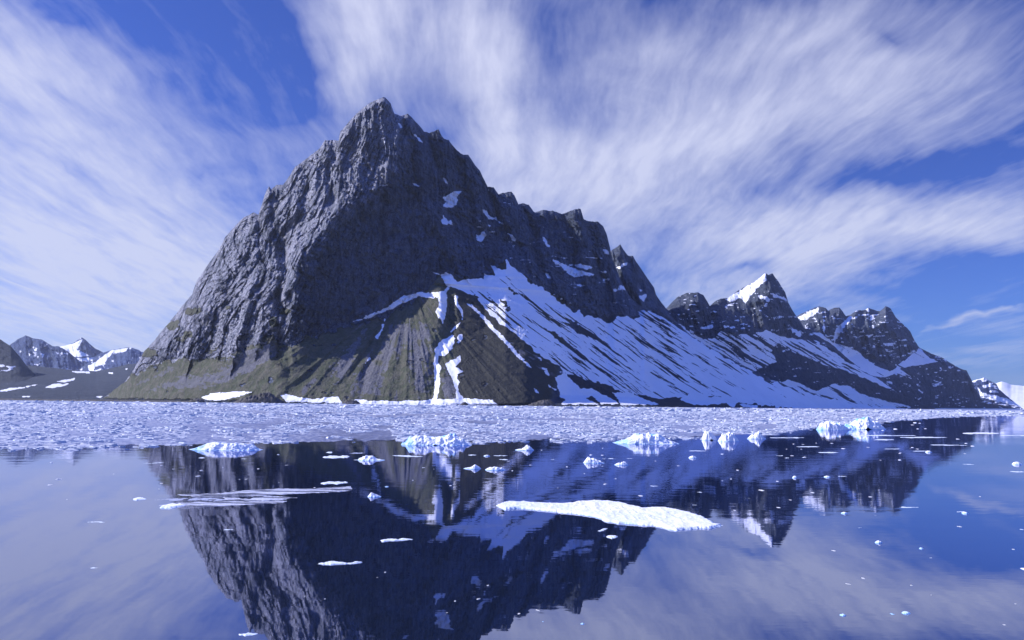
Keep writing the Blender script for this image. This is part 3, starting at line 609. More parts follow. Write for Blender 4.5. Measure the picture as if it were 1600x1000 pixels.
tag(o, 'broad blue distant mountain with diagonal snow bands beside the grey pyramid', 'mountain', kind='structure')
o = build_layer('hill', -200, 150, 80, P("-200 470 -120 500 -60 512 0 530 17 541 30 556 42 572 60 590 90 606 150 620"),
  [[(-200, 610, 2900), (150, 618, 2700)], [(-200, 3700), (0, 3500), (150, 3100)]], [(-200, 2600), (150, 2600)], M_FAR, plain_shape(125, 14), cover_plain(.6, 126, snowy=[Z(t, 0, 400) for t in ("0 680 20 678 30 688 0 694", "10 715 80 705 40 722", "40 690 110 690 60 700")], d=.55, green=.5, sx=20), 1.5, .4, (1, 300), 14)
tag(o, 'smooth brown hillside cut by the left edge above the lowland', 'hill', kind='structure')
o = build_layer('lowland', -260, 300, 80, P("-260 585 -100 578 0 570 60 572 110 578 150 580 175 575 200 569 215 568 230 570 300 590"),
  [[(-260, 612, 2500), (300, 612, 2300)], [(-260, 4200), (0, 3900), (200, 3900), (300, 3700)]], [(-260, 2000), (100, 2000), (300, 1950)], M_FAR, plain_shape(130, 12), cover_plain(.7, 131, snowy=[Z(t, 0, 400) for t in ("0 840 60 825 140 820 230 800 235 803 150 826 40 845 0 850", "280 822 340 800 430 798 400 812 330 825", "340 785 400 772 470 762 460 775 400 790", "450 720 560 722 560 733 470 730", "770 702 800 702 790 712", "600 880 650 872 630 888", "150 672 180 672 170 680", "80 875 190 875 180 882 100 880", "680 730 705 728 700 738")], d=.7, green=.42, sx=25), 1.5, .3, (.4, 300), 15)
tag(o, 'low dark brown coastal plain with thin snow strips left of the grey pyramid', 'land', kind='structure')

# ------------------------------------------------------------------ shore rocks: dark knoll and stones at the water's edge
def rock_mat():
    m, n = new_mat('dark shore rock'); pos = n.n('ShaderNodeTexCoord').outputs['Object']
    a = n.noise(pos, 0.25, 6, .7); b = n.noise(pos, 0.05, 4, .6)
    c = n.mix(n.rng(a, .3, .7), (0.035, 0.033, 0.038), (0.15, 0.14, 0.14)); c = n.mix(n.math('MULTIPLY', n.rng(b, .45, .65), .6), c, (0.06, 0.06, 0.03))
    bm = n.n('ShaderNodeBump', ins={'Distance': 1.2, 'Height': a})
    p = n.n('ShaderNodeBsdfPrincipled', ins={'Base Color': c, 'Roughness': .9, 'Normal': bm.outputs[0]})
    n.n('ShaderNodeOutputMaterial', ins={0: p.outputs[0]}); return m
M_ROCK = rock_mat()
def mound(name, x0, x1, hpx, D, mat, label, cat, seed, kind=None, depth=0.5, group=None, prof=None):
    nu, nv = max(12, int((x1-x0)*1.2)), 28
    xc = (x0+x1)/2; yb = float(y_at(np.array(xc), D, 0.0)); c = world(np.array(xc), np.array(yb), np.array(float(D)))
    Wd = (x1-x0)*D/FPX; H = hpx*D/FPX
    u, v = np.meshgrid(np.linspace(-1, 1, nu), np.linspace(-1, 1, nv), indexing='xy')
    e = np.clip(1-np.abs(u)**2.4-np.abs(v)**2.2, 0, 1)**.6
    pr = np.interp(u, *np.array(prof).T) if prof else 1.0
    h = H*e*pr*(0.8+0.45*fbm(u*Wd/9, v*3, 0, 5, seed, .6, ridged=True))-0.4*(1-e)
    co = np.stack([c[0]+u*Wd/2+fbm(u*6, v*6, 1, 3, seed)*Wd*.02, c[1]+v*Wd*depth/2+Wd*depth/2, h], -1)
    co[..., 2] = np.where(e <= 0, -1, h)
    o = mesh_obj(name, co.reshape(-1, 3), grid_faces(nv, nu), mat); o2 = tag(o, label, cat, group, kind); return o
mound('rocky_islet', 358, 443, 17, 1150, M_ROCK, 'low dark rocky mound on the shore between two white snow patches', 'rock', 201, depth=.35, prof=[(-1, .3), (-.6, .55), (0, .85), (.35, 1), (.6, .8), (1, .3)])
mound('shore_rock', 822, 872, 11, 1105, M_ROCK, 'dark boulder heap at the foot of the brown hill by the waterline', 'rock', 202, depth=.4, prof=[(-1, .3), (-.3, .7), (.2, 1), (.7, 1), (1, .4)])
mound('shore_rock', 718, 732, 5, 1090, M_ROCK, 'tiny dark rock at the waterline below the forked snow gully', 'rock', 203, depth=.6)
mound('shore_rock', 533, 562, 7, 1120, M_ROCK, 'small dark rock where the turf slope reaches the water beside snow', 'rock', 204, depth=.5)
mound('shore_rock', 292, 318, 6, 1280, M_ROCK, 'small grey rock heap just left of the first bright snow patch', 'rock', 205, depth=.5)
mound('beach', 40, 345, 2.6, 1330, M_ROCK, 'thin dark stony spit along the water at left', 'beach', 206, kind='structure', depth=.12)
mound('beach', -260, 160, 2.4, 1500, M_ROCK, 'far dark stony spit at the left edge', 'beach', 207, kind='structure', depth=.1)
# the sheet of ground far behind everything, under the water level except where land stands
# ------------------------------------------------------------------ water
def water_mat():
    m, n = new_mat('calm fjord water'); pos = n.n('ShaderNodeTexCoord').outputs['Object']
    sp = n.n('ShaderNodeSeparateXYZ', ins={0: pos})
    dist = n.vec('LENGTH', pos, out=1)
    pat = n.noise(n.mapping(pos, sc=(.5, 1.2, 1)), 0.05, 3, .55)
    swell = n.noise(n.mapping(pos, rot=(0, 0, .2), sc=(.35, 1, 1)), 0.9, 3, .5)
    rip = n.noise(n.mapping(pos, rot=(0, 0, -.15), sc=(.4, 1, 1)), 4.5, 3, .5)
    am = n.math('MULTIPLY', n.rng(pat, .42, .62, .35, 1.0), n.rng(dist, 14, 45, .30, 1.35))
    h = n.math('MULTIPLY', n.math('ADD', swell, n.math('MULTIPLY', rip, .22)), am)
    bm = n.n('ShaderNodeBump', ins={'Strength': 1.0, 'Distance': 0.0065, 'Height': h})
    fz = n.n('ShaderNodeFresnel', ins={'IOR': 1.34})
    fac = n.math('MULTIPLY_ADD', fz.outputs[0], 0.62, 0.37)
    gl = n.n('ShaderNodeBsdfGlossy', ins={'Color': (0.79, 0.82, 1.0, 1), 'Roughness': 0.012, 'Normal': bm.outputs[0]})
    df = n.n('ShaderNodeBsdfDiffuse', ins={'Color': (0.005, 0.011, 0.028, 1)})
    mx = n.n('ShaderNodeMixShader', ins={0: fac, 1: df.outputs[0], 2: gl.outputs[0]})
    n.n('ShaderNodeOutputMaterial', ins={0: mx.outputs[0]}); return m
M_WATER = water_mat()
wat = mesh_obj('water', [(-19000, -9000, 0), (19000, -9000, 0), (19000, 24000, 0), (-19000, 24000, 0)], [(0, 1, 2, 3)], M_WATER, False)
tag(wat, 'calm dark blue fjord water mirroring the mountains and sky', 'water', kind='structure')

# ------------------------------------------------------------------ ice
def ice_mat(name, white=(.86, .88, .90), blue=(.30, .58, .80), amt=.5, sc=2.0, bump=.05, spec=.4, alpha=None):
    m, n = new_mat(name); pos = n.n('ShaderNodeTexCoord').outputs['Object']
    a = n.noise(pos, sc*.35, 3, .5); f = n.noise(pos, sc*5, 4, .65)
    z = n.n('ShaderNodeSeparateXYZ', ins={0: pos}).outputs[2]
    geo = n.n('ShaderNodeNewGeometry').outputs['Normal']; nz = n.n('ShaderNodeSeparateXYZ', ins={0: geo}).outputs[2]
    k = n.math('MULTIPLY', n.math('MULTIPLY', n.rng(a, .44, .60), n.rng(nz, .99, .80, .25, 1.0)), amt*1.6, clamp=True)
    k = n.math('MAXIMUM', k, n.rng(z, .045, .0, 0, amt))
    c = n.mix(k, white, blue); c = n.mix(n.math('MULTIPLY', n.rng(f, .5, .8), .25), c, tuple(q*.8 for q in white))
    bm = n.n('ShaderNodeBump', ins={'Distance': bump, 'Height': f})
    p = n.n('ShaderNodeBsdfPrincipled', ins={'Base Color': c, 'Roughness': .55, 'Specular IOR Level': spec, 'Normal': bm.outputs[0]})
    sh = p.outputs[0]
    if alpha:
        tr = n.n('ShaderNodeBsdfTransparent'); q = n.noise(n.mapping(pos, sc=(.35, 1.3, 1)), 1.3, 5, .6)
        sh = n.n('ShaderNodeMixShader', ins={0: n.rng(q, *alpha), 1: tr.outputs[0], 2: p.outputs[0]}).outputs[0]
    n.n('ShaderNodeOutputMaterial', ins={0: sh}); return m
M_BERG = ice_mat('glacier ice', white=(.93, .95, .96), blue=(.30, .60, .88), amt=.85, sc=.9, bump=.02)
M_FLOE = ice_mat('snowy floe ice', white=(.93, .93, .93), amt=.32, sc=1.2, bump=.03)
M_THIN = ice_mat('thin wet ice', white=(.62, .64, .74), amt=.05, alpha=(.40, .56, .12, .97))
M_GREY = ice_mat('grey soaked ice', white=(.42, .45, .58), amt=.05)
def field_obj(name, u, v, c, h, mat):
    """height field mesh over local u,v; cells wholly under water are dropped"""
    nr, nc = u.shape; k = (h > -0.02)
    kk = k[:-1, :-1] | k[1:, :-1] | k[:-1, 1:] | k[1:, 1:]
    co = np.stack([u, v, h], -1).reshape(-1, 3); f = grid_faces(nr, nc, kk)
    if len(f) == 0: f = grid_faces(nr, nc)
    used = np.unique(f); mp = -np.ones(len(co), int); mp[used] = np.arange(len(used))
    o = mesh_obj(name, co[used], mp[f], mat); o.location = (float(c[0]), float(c[1]), 0); return o
def berg(x0, x1, ytop, yw, mat, seed, prof=None, rough=.5, depth=.55, name='ice_chunk'):
    p = on_water(np.array((x0+x1)/2), np.array(float(yw))); D = p[1]; m = D/FPX
    Wd = (x1-x0)*m; H = (yw-ytop)*m*1.0; Dp = Wd*depth
    nu = int(np.clip((x1-x0)*2.2, 16, 260)); nv = int(np.clip(nu*.6, 12, 110))
    a, b = np.meshgrid(np.linspace(-1, 1, nu), np.linspace(-1, 1, nv), indexing='xy')
    uu, vv = a*Wd/2*1.06, b*Dp/2*1.1
    e = 1-(np.abs(a)**2.2+np.abs(b)**2.2)+fbm(a*4, b*3, 0, 4, seed, .6)*.30
    env = sst(-.05, .95, e)**.75; pr = np.interp(a, *np.array(prof).T) if prof else 1-.35*np.abs(a)
    s = Wd*.5
    lump = fbm(a*4.5+3, b*1.6, 0, 3, seed+1, .45, ridged=True)*rough+fbm(a*13+b*4, b*3, 0, 3, seed+2, .5)*rough*.22
    if x1-x0 < 18: H = H*.62
    h = 0.95*H*pr*np.clip(.78+lump*.6, .15, 1.5)*env
    h = np.where(e < -.02, -.12, h-.02)
    k3 = Wd*.009; zz3 = h/Wd
    uu = uu+k3*fbm(a*9, b*5, zz3*40, 3, seed+5, .6); vv = vv+k3*1.5*fbm(a*9, b*5, zz3*40, 3, seed+6, .6)
    o = field_obj(name, uu, vv+Dp*.5, (p[0], p[1]), h, mat); return o
def floe(pts, mat, seed, th=.09, name='ice_floe', cell=1.0, rough=.35, name_p=None, ridge=.0):
    pts = np.array(pts, float); w = on_water(pts[:, 0], pts[:, 1]); c = w.mean(0)
    x0, y0 = pts.min(0)-2; x1, y1 = pts.max(0)+1.5
    nx = int(np.clip((x1-x0)/cell, 14, 420)); ny = int(np.clip((y1-y0)/(cell*.45), 10, 110))
    X, Y = np.meshgrid(np.linspace(x0, x1, nx), np.linspace(y0, y1, ny), indexing='xy')
    g = on_water(X, Y); D = g[..., 1]
    kx = D/FPX; ky = D*D/(FPX*CAM_H)
    wx = fbm(g[..., 0]*1.6, g[..., 1]*1.6, 0, 5, seed, .7)*.15; wy = fbm(g[..., 0]*1.6, g[..., 1]*1.6, 9, 5, seed+1, .7)*.30
    d = poly_d(g[..., 0]+wx, g[..., 1]+wy, w[:, :2])
    r = fbm(g[..., 0]*2.2, g[..., 1]*.9, 0, 5, seed+3, .6, ridged=True)*.5+fbm(g[..., 0]*7, g[..., 1]*4, 0, 3, seed+4)*.3
    h = th*sst(-.02, .07+th*.5, d)*(1+rough*r)+ridge*np.clip(r, 0, 1)*sst(.1, .5, d)-.012
    h = np.where(d < -.03, -.05, h)
    return field_obj(name, g[..., 0]-c[0], g[..., 1]-c[1], c, h, mat)
G_B = 'large chunks of glacier ice along the edge of the ice field'
BERGS = [
 (291, 398, 689, 704, 'long low ice chunk, white at left and blue at right, before the turf slope', 301, [(-1, .35), (-.6, .8), (-.2, .95), (.1, .85), (.3, 1), (.7, .85), (1, .4)], .35, .45),
 (628, 732, 675, 696, 'knobbly white ice chunk below the forked snow gully, raised at its right', 302, [(-1, .7), (-.75, .85), (-.4, .8), (-.1, .6), (.2, .7), (.45, 1), (.75, .8), (1, .45)], .5, .5),
 (961, 1064, 674, 694, 'pale blue ice chunk with a long flat left tip below the striped snow slope', 303, [(-1, .15), (-.6, .35), (-.3, .8), (0, 1), (.35, .95), (.6, .45), (1, .3)], .4, .5),
 (1099, 1122, 669, 688, 'upright tooth of ice, left one of two small chunks standing close together', 304, [(-1, 1), (-.3, .95), (.3, .6), (1, .4)], .5, .7),
 (1126, 1157, 674, 690, 'small rounded white ice chunk just right of the upright ice tooth', 305, [(-1, .5), (-.3, 1), (.4, .9), (1, .5)], .5, .7),
 (1171, 1199, 673, 686, 'jagged little ice chunk alone between the ice tooth and the wide right cluster', 306, [(-1, .4), (-.2, .6), (.25, 1), (.6, .6), (1, .3)], .6, .6),
 (1281, 1332, 657, 672, 'left half of the wide ice cluster, greenish white and sloping', 307, [(-1, .6), (-.8, .9), (-.2, .95), (.3, .85), (1, .5)], .5, .5),
 (1322, 1390, 650, 671, 'right half of the wide ice cluster with the tallest white knob', 308, [(-1, .4), (-.5, .55), (-.1, .8), (.1, 1), (.4, .8), (.7, .7), (1, .25)], .6, .5),
 (556, 601, 711, 720, 'small ice chunk with a clear left lump in dark water below the turf slope', 310, [(-1, .5), (-.4, 1), (0, .9), (.3, .4), (1, .2)], .4, .6),
 (803, 835, 694, 704, 'small pale ice chunk with rounded right end near the knobbly chunk', 311, [(-1, .2), (-.2, .3), (.3, 1), (.7, .9), (1, .3)], .4, .6),
 (912, 946, 713, 724, 'white ice chunk below the striped snow slope, thick at left with a flat tail', 312, [(-1, .4), (-.5, 1), (.2, .6), (1, .2)], .5, .6),
 (960, 982, 719, 727, 'small notched ice piece beside the flat-tailed chunk', 313, [(-1, .3), (0, .6), (.8, 1), (1, .6)], .5, .6),
 (722, 752, 725, 733, 'small ice piece with a pointed middle, left of a longer one', 314, [(-1, .2), (-.1, .4), (.3, 1), (1, .3)], .4, .6),
 (757, 789, 727, 735, 'longer white ice piece with a knob at its right tip', 315, [(-1, .5), (0, .8), (.5, .6), (.8, 1), (1, .6)], .4, .6),
 (573, 597, 768, 777, 'single pointed white ice lump in the dark reflection right of the thin grey ice', 316, [(-1, .7), (-.5, 1), (.2, .5), (1, .1)], .3, .6),
 (1369, 1381, 840, 849, 'small bright ice lump alone on blue water at lower right', 317, None, .3, .8),
 (1437, 1446, 852, 858, 'tiny pale ice lump right of the small bright lump on blue water', 318, None, .3, .8),
 (1585, 1600, 717, 726, 'rounded ice lump at the right edge above a flat strip', 319, None, .3, .7),
 (1411, 1427, 951, 960, 'rightmost rounded lump of the small ice cluster at the bottom right', 320, None, .3, .8),
 (1390, 1404, 956, 961, 'middle lump of the small ice cluster at the bottom right', 321, None, .3, .8),
 (1313, 1326, 955, 963, 'small ice lump left of the bottom right cluster', 322, None, .3, .8),
 (1316, 1327, 796, 803, 'little ice lump with a flat left tail on the blue water', 323, None, .3, .8),
 (1505, 1516, 796, 803, 'little pointed ice lump on open blue water at right', 324, None, .3, .8),
 (600, 608, 757, 761, 'tiny ice lump above the single pointed one', 325, None, .3, .8),
 (755, 766, 708, 713, 'tiny square ice piece right of the knobbly chunk', 326, None, .3, .8),
 (1077, 1090, 708, 716, 'small ice lump below the upright ice tooth', 327, None, .3, .8),
 (1239, 1247, 739, 747, 'tiny upright ice lump in the reflected snow', 328, None, .3, .8),
 (1289, 1300, 740, 746, 'tiny ice lump right of the upright one in the reflected snow', 329, None, .3, .8),
 (1448, 1458, 701, 707, 'small round ice lump below the flat strips at right', 330, None, .3, .8),
 (906, 915, 969, 976, 'tiny pale ice lump, right one of two near the bottom middle', 331, None, .3, .8),
 (845, 852, 967, 972, 'tiny pale ice lump, left one of two near the bottom middle', 332, None, .3, .8),
]
for (x0, x1, yt, yw, lab, sd_, pr, ro, dp) in BERGS:
    o = berg(x0, x1, yt, yw, M_BERG, sd_, pr, ro, dp)
    tag(o, lab, 'ice chunk', G_B if x1-x0 > 40 else 'small ice lumps scattered on the calm water')

BIG = Z("707 640 720 633 750 625 790 620 830 622 860 616 890 614 920 622 1000 628 1120 630 1200 618 1300 614 1400 614 1480 625 1540 640 1600 655", 600, 630) + \
      Z("420 662 460 655 540 655 600 662 640 668 735 690 745 696 800 712 830 728 850 745 870 758 935 765 880 775 740 795 620 799 560 787 520 778 480 767 380 757 250 750 170 742 140 722 110 710 60 700 0 692", 900, 630) + \
      Z("1150 690 1060 680 1000 674 900 664 850 660 760 672 725 658", 600, 630)
o = floe(BIG, M_FLOE, 401, th=.06, cell=1.0, rough=.35, ridge=.03, name='ice_floe')
tag(o, 'big flat white snow covered floe stretching across the middle of the dark reflection', 'ice floe')
def lens(x0, x1, yc, hh, tilt=0.0, seed=0, k=20):
    r = random.Random(seed); P_ = []
    for i in range(k):
        a = 2*math.pi*i/k; q = r.uniform(.45, 1.2)*(1 if i % 2 else .8)
        P_.append(((x0+x1)/2+math.cos(a)*(x1-x0)/2*(.93 if abs(math.cos(a)) < .9 else 1), yc+math.sin(a)*hh*q+tilt*math.cos(a)))
    return P_
THIN = [("100 572 330 564 430 556 520 545 720 534 900 536 1080 524 1195 518 1206 546 1000 562 800 570 600 580 400 590 200 588", 'thin wet ice sheet, longest upper strip ending at right in a bright tip', M_THIN, .02),
 ("380 585 480 590 560 598 640 582 750 580 875 590 780 602 640 610 520 606 400 602", 'thin wet ice lens between the long strips of grey ice', M_THIN, .02),
 ("-20 638 100 622 300 616 450 612 560 616 720 610 820 606 780 622 640 630 470 640 300 648 170 662 100 655", 'lower strip of thin grey ice running right from the white lump', M_THIN, .02),
 ("0 600 120 592 260 590 380 596 450 604 350 612 200 608 60 612 -60 606", 'greyest soaked ice strip between upper and lower thin strips', M_GREY, .012)]
for i, (s, lab, mt, th) in enumerate(THIN):
    tag(floe(Z(s, 250, 630), mt, 410+i, th=th, rough=.9, name='thin_ice'), lab, 'ice floe', 'thin grey ice strips over the left part of the reflection')
FL = [  # outline as x0,x1,yc,half height,tilt
 (250, 292, 791, 4.2, -2, .12, 'white snow lump floe at the left tip of the thin grey ice', M_FLOE),
 (208, 231, 779, 2.6, -.5, .08, 'small bright white floe just left of the thin grey ice', M_FLOE),
 (130, 172, 815, 1.3, 0, .04, 'long thin white floe on pale water at left', M_FLOE), (155, 189, 822.5, 1.6, .8, .02, 'grey flat floe just below the long thin white one at left', M_GREY),
 (123, 168, 887.5, 2.4, -1.5, .03, 'bent pale floe alone on lilac water at lower left', M_FLOE), (133, 154, 784.5, 1.0, 1, .015, 'faint grey ice sliver on the pale water left of the thin ice', M_GREY),
 (591, 647, 843.5, 2.6, -1, .07, 'narrow white floe in the dark reflection, higher of two', M_FLOE), (492, 572, 880, 3.0, -2, .08, 'narrow white floe in the dark reflection, lower and longer of two', M_FLOE),
 (365, 408, 990, 5.0, -2, .05, 'pale soft edged floe at the bottom edge near the left', M_FLOE),
 (928, 957, 828, 2.0, -.8, .06, 'small flat white floe under the big floe, upper of a pair', M_FLOE), (945, 970, 839.5, 3.4, 0, .08, 'small thick white floe under the big floe, lower of a pair', M_FLOE),
 (504, 547, 714, 2.8, -.5, .08, 'flat white floe left of the clear lumped chunk', M_FLOE), (498, 545, 755, 2.8, -1, .07, 'flat white floe above the long thin ice strip', M_FLOE),
 (508, 521, 707, 1.6, 0, .05, 'tiny oval floe above the flat white floe at centre left', M_FLOE), (540, 572, 708, 1.5, 0, .03, 'grey oval floe above the clear lumped chunk', M_GREY),
 (309, 324, 715.5, 1.2, 0, .04, 'small white floe under the left end of the long blue chunk', M_FLOE), (373, 388, 717, 1.1, 0, .03, 'small white floe under the right end of the long blue chunk', M_FLOE),
 (346, 369, 827, 1.5, 0, .04, 'small flat floe on the reflected cliff below the thin grey ice', M_FLOE), (219, 262, 723.5, 1.0, -1, .03, 'pale ice sliver at the left edge of the reflected cliff', M_FLOE),
 (145, 197, 756, 1.0, -.5, .02, 'faint pinkish ice line on pale water at left', M_GREY), (68, 196, 731, 3.6, -3, .015, 'wide dark grey soaked ice streak at the left below the ice field', M_GREY),
 (612, 664, 712.5, 1.5, 1, .04, 'flat pale floe under the knobbly white chunk', M_FLOE), (730, 745, 711, 1.1, 0, .04, 'small flat floe right below the knobbly chunk', M_FLOE),
 (770, 794, 712, 1.2, 0, .04, 'flat floe beside the tiny square ice piece', M_FLOE), (777, 796, 718, 1.4, .5, .04, 'thicker little floe under the flat one right of centre', M_FLOE),
 (857, 878, 718, .9, 0, .03, 'thin white sliver left of the flat tailed chunk', M_FLOE), (930, 996, 716.5, 1.0, 0, .03, 'long flat tail of ice right of the thick white chunk', M_FLOE), (773, 803, 739.5, .8, 0, .02, 'thin ice line under the knob tipped piece', M_FLOE),
 (1404, 1436, 793, 1.3, 0, .05, 'flat floe on blue water below the last reflected massif', M_FLOE), (1493, 1512, 800.5, 1.4, .3, .04, 'flat left part beside the little pointed ice lump', M_FLOE), (1303, 1318, 800.5, .9, 0, .03, 'flat tail left of the little ice lump', M_FLOE),
 (1334, 1350, 824, 1.4, 0, .04, 'small flat floe on blue water left of the bright lump', M_FLOE), (1439, 1461, 830, 1.2, 1, .02, 'faint grey sliver on blue water right of the small flat floe', M_GREY),
 (1448, 1466, 872.5, 1.8, 0, .05, 'white flat floe on blue water, left of a thinner pair', M_FLOE), (1551, 1565, 875.5, 1.4, 0, .04, 'left one of a thin pair of floes near the right edge', M_FLOE), (1568, 1576, 877, 1.0, .5, .03, 'right one of a thin pair of floes near the right edge', M_FLOE),
 (1590, 1612, 888.5, 3.2, 1, .08, 'white floe cut by the right edge', M_FLOE), (1590, 1606, 828, 1.6, .8, .03, 'thin floe cut by the right edge, above the white one', M_FLOE),
 (1503, 1530, 726, 1.1, .6, .03, 'long thin floe on blue water beyond the right end of the strips', M_FLOE), (1578, 1600, 737, 1.4, 0, .05, 'flat strip floe at the right edge under the rounded lump', M_FLOE),
 (1371, 1385, 963, 1.2, 0, .04, 'flat lower piece of the small ice cluster at the bottom right', M_FLOE), (1364, 1380, 957, 1.5, 0, .05, 'leftmost piece of the small ice cluster at the bottom right', M_FLOE),
 (1266, 1292, 886, 1.4, -.6, .02, 'wavy faint grey ice line on reflected cloud at lower right', M_GREY), (1515, 1540, 930, 1.6, -1, .02, 'dark thin ice line on reflected cloud near the right bottom', M_GREY),
 (1378, 1388, 917, .9, 0, .015, 'dark little ice sliver between the faint lines at lower right', M_GREY), (250, 266, 848.5, .9, 0, .015, 'dark little sliver just left of the reflected cliff', M_GREY),
 (1503, 1562, 677, 1.6, 0, .10, 'bright long floe strip, rightmost and thickest of the strips at right', M_FLOE), (1560, 1640, 680.5, .9, 0, .05, 'thin floe strip running out of the right edge', M_FLOE),
 (1330, 1432, 680.5, 1.0, .3, .06, 'long thin floe strip just under the wide ice cluster', M_FLOE), (1405, 1482, 683.5, 1.2, 0, .06, 'second long floe strip under the wide cluster, farther right', M_FLOE),
 (1365, 1398, 687, 1.3, 0, .06, 'short thick floe strip under the wide cluster', M_FLOE), (1450, 1512, 695.5, .9, .4, .05, 'low floe strip over the reflected headland', M_FLOE), (1243, 1284, 698, .9, 0, .05, 'flat thin floe strip left below the wide cluster', M_FLOE),
 (1277, 1310, 707, 1.2, 0, .05, 'flat floe in the dark water, larger of three below the wide cluster', M_FLOE), (1380, 1410, 701.5, .9, 0, .04, 'thin floe in the middle of the right strips', M_FLOE), (1200, 1258, 684, .9, 0, .06, 'thin floe strip leading right from the jagged little chunk', M_FLOE),
 (1212, 1225, 712, 1.0, 0, .04, 'tiny oval floe left of the three flat floes', M_FLOE), (1224, 1235, 715.5, .9, 0, .04, 'tiny second oval floe left of the three flat floes', M_FLOE), (1246, 1266, 715, .8, 0, .03, 'thin sliver floe among the three flat floes', M_FLOE),
 (1070, 1104, 704.5, .9, 0, .04, 'flat sliver below the upright ice tooth', M_FLOE), (1125, 1133, 709.5, 1.3, 0, .04, 'tiny floe below the rounded chunk beside the tooth', M_FLOE), (1424, 1452, 705, .9, 0, .04, 'flat sliver left of the round lump at right', M_FLOE),
 (1088, 1098, 769, 1.2, 0, .04, 'tiny floe in dark reflection, left upper of three above the big floe', M_FLOE), (1162, 1172, 778.5, 1.2, 0, .04, 'tiny floe in dark reflection, right of three above the big floe', M_FLOE), (1079, 1092, 789.5, 1.2, 0, .04, 'tiny floe in dark reflection, lowest of three above the big floe', M_FLOE),
 (1015, 1032, 759.5, .8, 0, .03, 'thin sliver on reflected blue snow above the big floe', M_FLOE), (1266, 1276, 743.5, .9, 0, .03, 'thin sliver between two tiny ice lumps in the reflected snow', M_FLOE), (1308, 1328, 744.5, 1.0, 0, .04, 'flat sliver over the reflected last massif', M_FLOE), (1212, 1230, 749, 1.0, 0, .03, 'thin sliver in the reflected snow left of the tiny lumps', M_FLOE),
]
for i, (x0, x1, yc, hh, ti, th, lab, mt) in enumerate(FL):
    o = floe(lens(x0, x1, yc, hh, ti, 500+i), mt, 600+i, th=th*.38, cell=.8, rough=.7)
    tag(o, lab, 'ice floe', 'flat floes scattered on the calm water')

# tiny chips: nothing tells these apart
rng = np.random.default_rng(5)
def chips(n_, reg, lab, seed):
    r = np.random.default_rng(seed); src = None
    for i in range(n_):
        x = r.uniform(reg[0], reg[1]); y = r.uniform(reg[2], reg[3]); p = on_water(np.array(x), np.array(y))
        if src is None:
            k = 9; nu, nv = 13, 9
            a, b = np.meshgrid(np.linspace(-1, 1, nu), np.linspace(-1, 1, nv), indexing='xy')
            e = 1-a*a-b*b+fbm(a*2, b*2, 0, 3, seed)*.4; h = np.where(e < 0, -.05, .5*sst(-.02, .6, e)*(1+.6*fbm(a*4, b*4, 0, 3, seed+1)))
            o = field_obj('ice_chip', a, b, (p[0], p[1]), h, M_FLOE); src = o
        else: o = src.copy(); COL.objects.link(o)
        m = p[1]/FPX; s = r.uniform(0.9, 2.6)*m
        o.location = (p[0], p[1], 0); o.scale = (s, s*r.uniform(1, 2.4), s*r.uniform(.2, .6)); o.rotation_euler = (0, 0, r.uniform(-.6, .6))
        tag(o, lab, 'ice chip', lab)
chips(34, (1225, 1520, 660, 722), 'tiny white ice chip among the floe strips by the wide ice cluster', 71)
chips(18, (640, 1000, 700, 765), 'tiny white ice chip in the dark water below the ice field edge', 72)
chips(14, (300, 600, 708, 770), 'tiny white ice chip in the reflected turf slope', 73)
chips(12, (1000, 1240, 700, 800), 'tiny white ice chip over the reflected striped snow', 74)
chips(14, (1180, 1600, 730, 990), 'tiny ice chip on the open blue water at right', 75)
chips(10, (440, 900, 880, 960), 'tiny ice chip in the dark reflection near the bottom', 76)
chips(10, (60, 300, 720, 800), 'tiny ice chip on the pale water at left', 77)

# ------------------------------------------------------------------ the field of brash ice out to the shore
EDGE = P("-500 712 -100 706 100 702 250 698 400 694 600 691 900 690 1000 688 1100 684 1180 679 1240 673 1300 667 1400 658 1450 653.5 1500 651.5 1560 650 1700 650 2100 651")
def brash_mat():
    m, n = new_mat('slush and brash ice'); pos = n.n('ShaderNodeTexCoord').outputs['Object']
    d = n.vec('LENGTH', pos, out=1)
    a = n.noise(n.mapping(pos, sc=(1, .35, 1)), .9, 5, .65); b = n.noise(n.mapping(pos, sc=(1, .22, 1)), .12, 4, .6); c3 = n.noise(n.mapping(pos, sc=(1, .28, 1)), .022, 4, .6)
    v = n.math('ADD', n.math('MULTIPLY', a, .38), n.math('ADD', n.math('MULTIPLY', b, .32), n.math('MULTIPLY', c3, .3)))
    k = n.rng(v, .44, .56)
    nrm = n.n('ShaderNodeBump', ins={'Distance': .05, 'Height': v}).outputs[0]
    fl = n.noise(n.mapping(pos, sc=(1, .45, 1)), 2.2, 4, .7)
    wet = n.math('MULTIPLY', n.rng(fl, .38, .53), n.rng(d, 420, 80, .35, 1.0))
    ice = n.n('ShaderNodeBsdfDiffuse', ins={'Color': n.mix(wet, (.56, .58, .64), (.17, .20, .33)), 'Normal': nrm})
    gl = n.n('ShaderNodeBsdfGlossy', ins={'Color': (.75, .77, .9, 1), 'Roughness': .28, 'Normal': nrm})
    mx = n.n('ShaderNodeMixShader', ins={0: n.math('MULTIPLY_ADD', k, .62, .12), 1: gl.outputs[0], 2: ice.outputs[0]})
    e = n.n('ShaderNodeSeparateColor', ins={0: n.n('ShaderNodeAttribute', dict(attribute_name='cover')).outputs['Color']}).outputs[0]
    al = n.rng(n.math('ADD', v, n.math('MULTIPLY', e, .75)), .44, .52)
    mx = n.n('ShaderNodeMixShader', ins={0: al, 1: n.n('ShaderNodeBsdfTransparent').outputs[0], 2: mx.outputs[0]})
    n.n('ShaderNodeOutputMaterial', ins={0: mx.outputs[0]}); return m
M_BRASH = brash_mat()
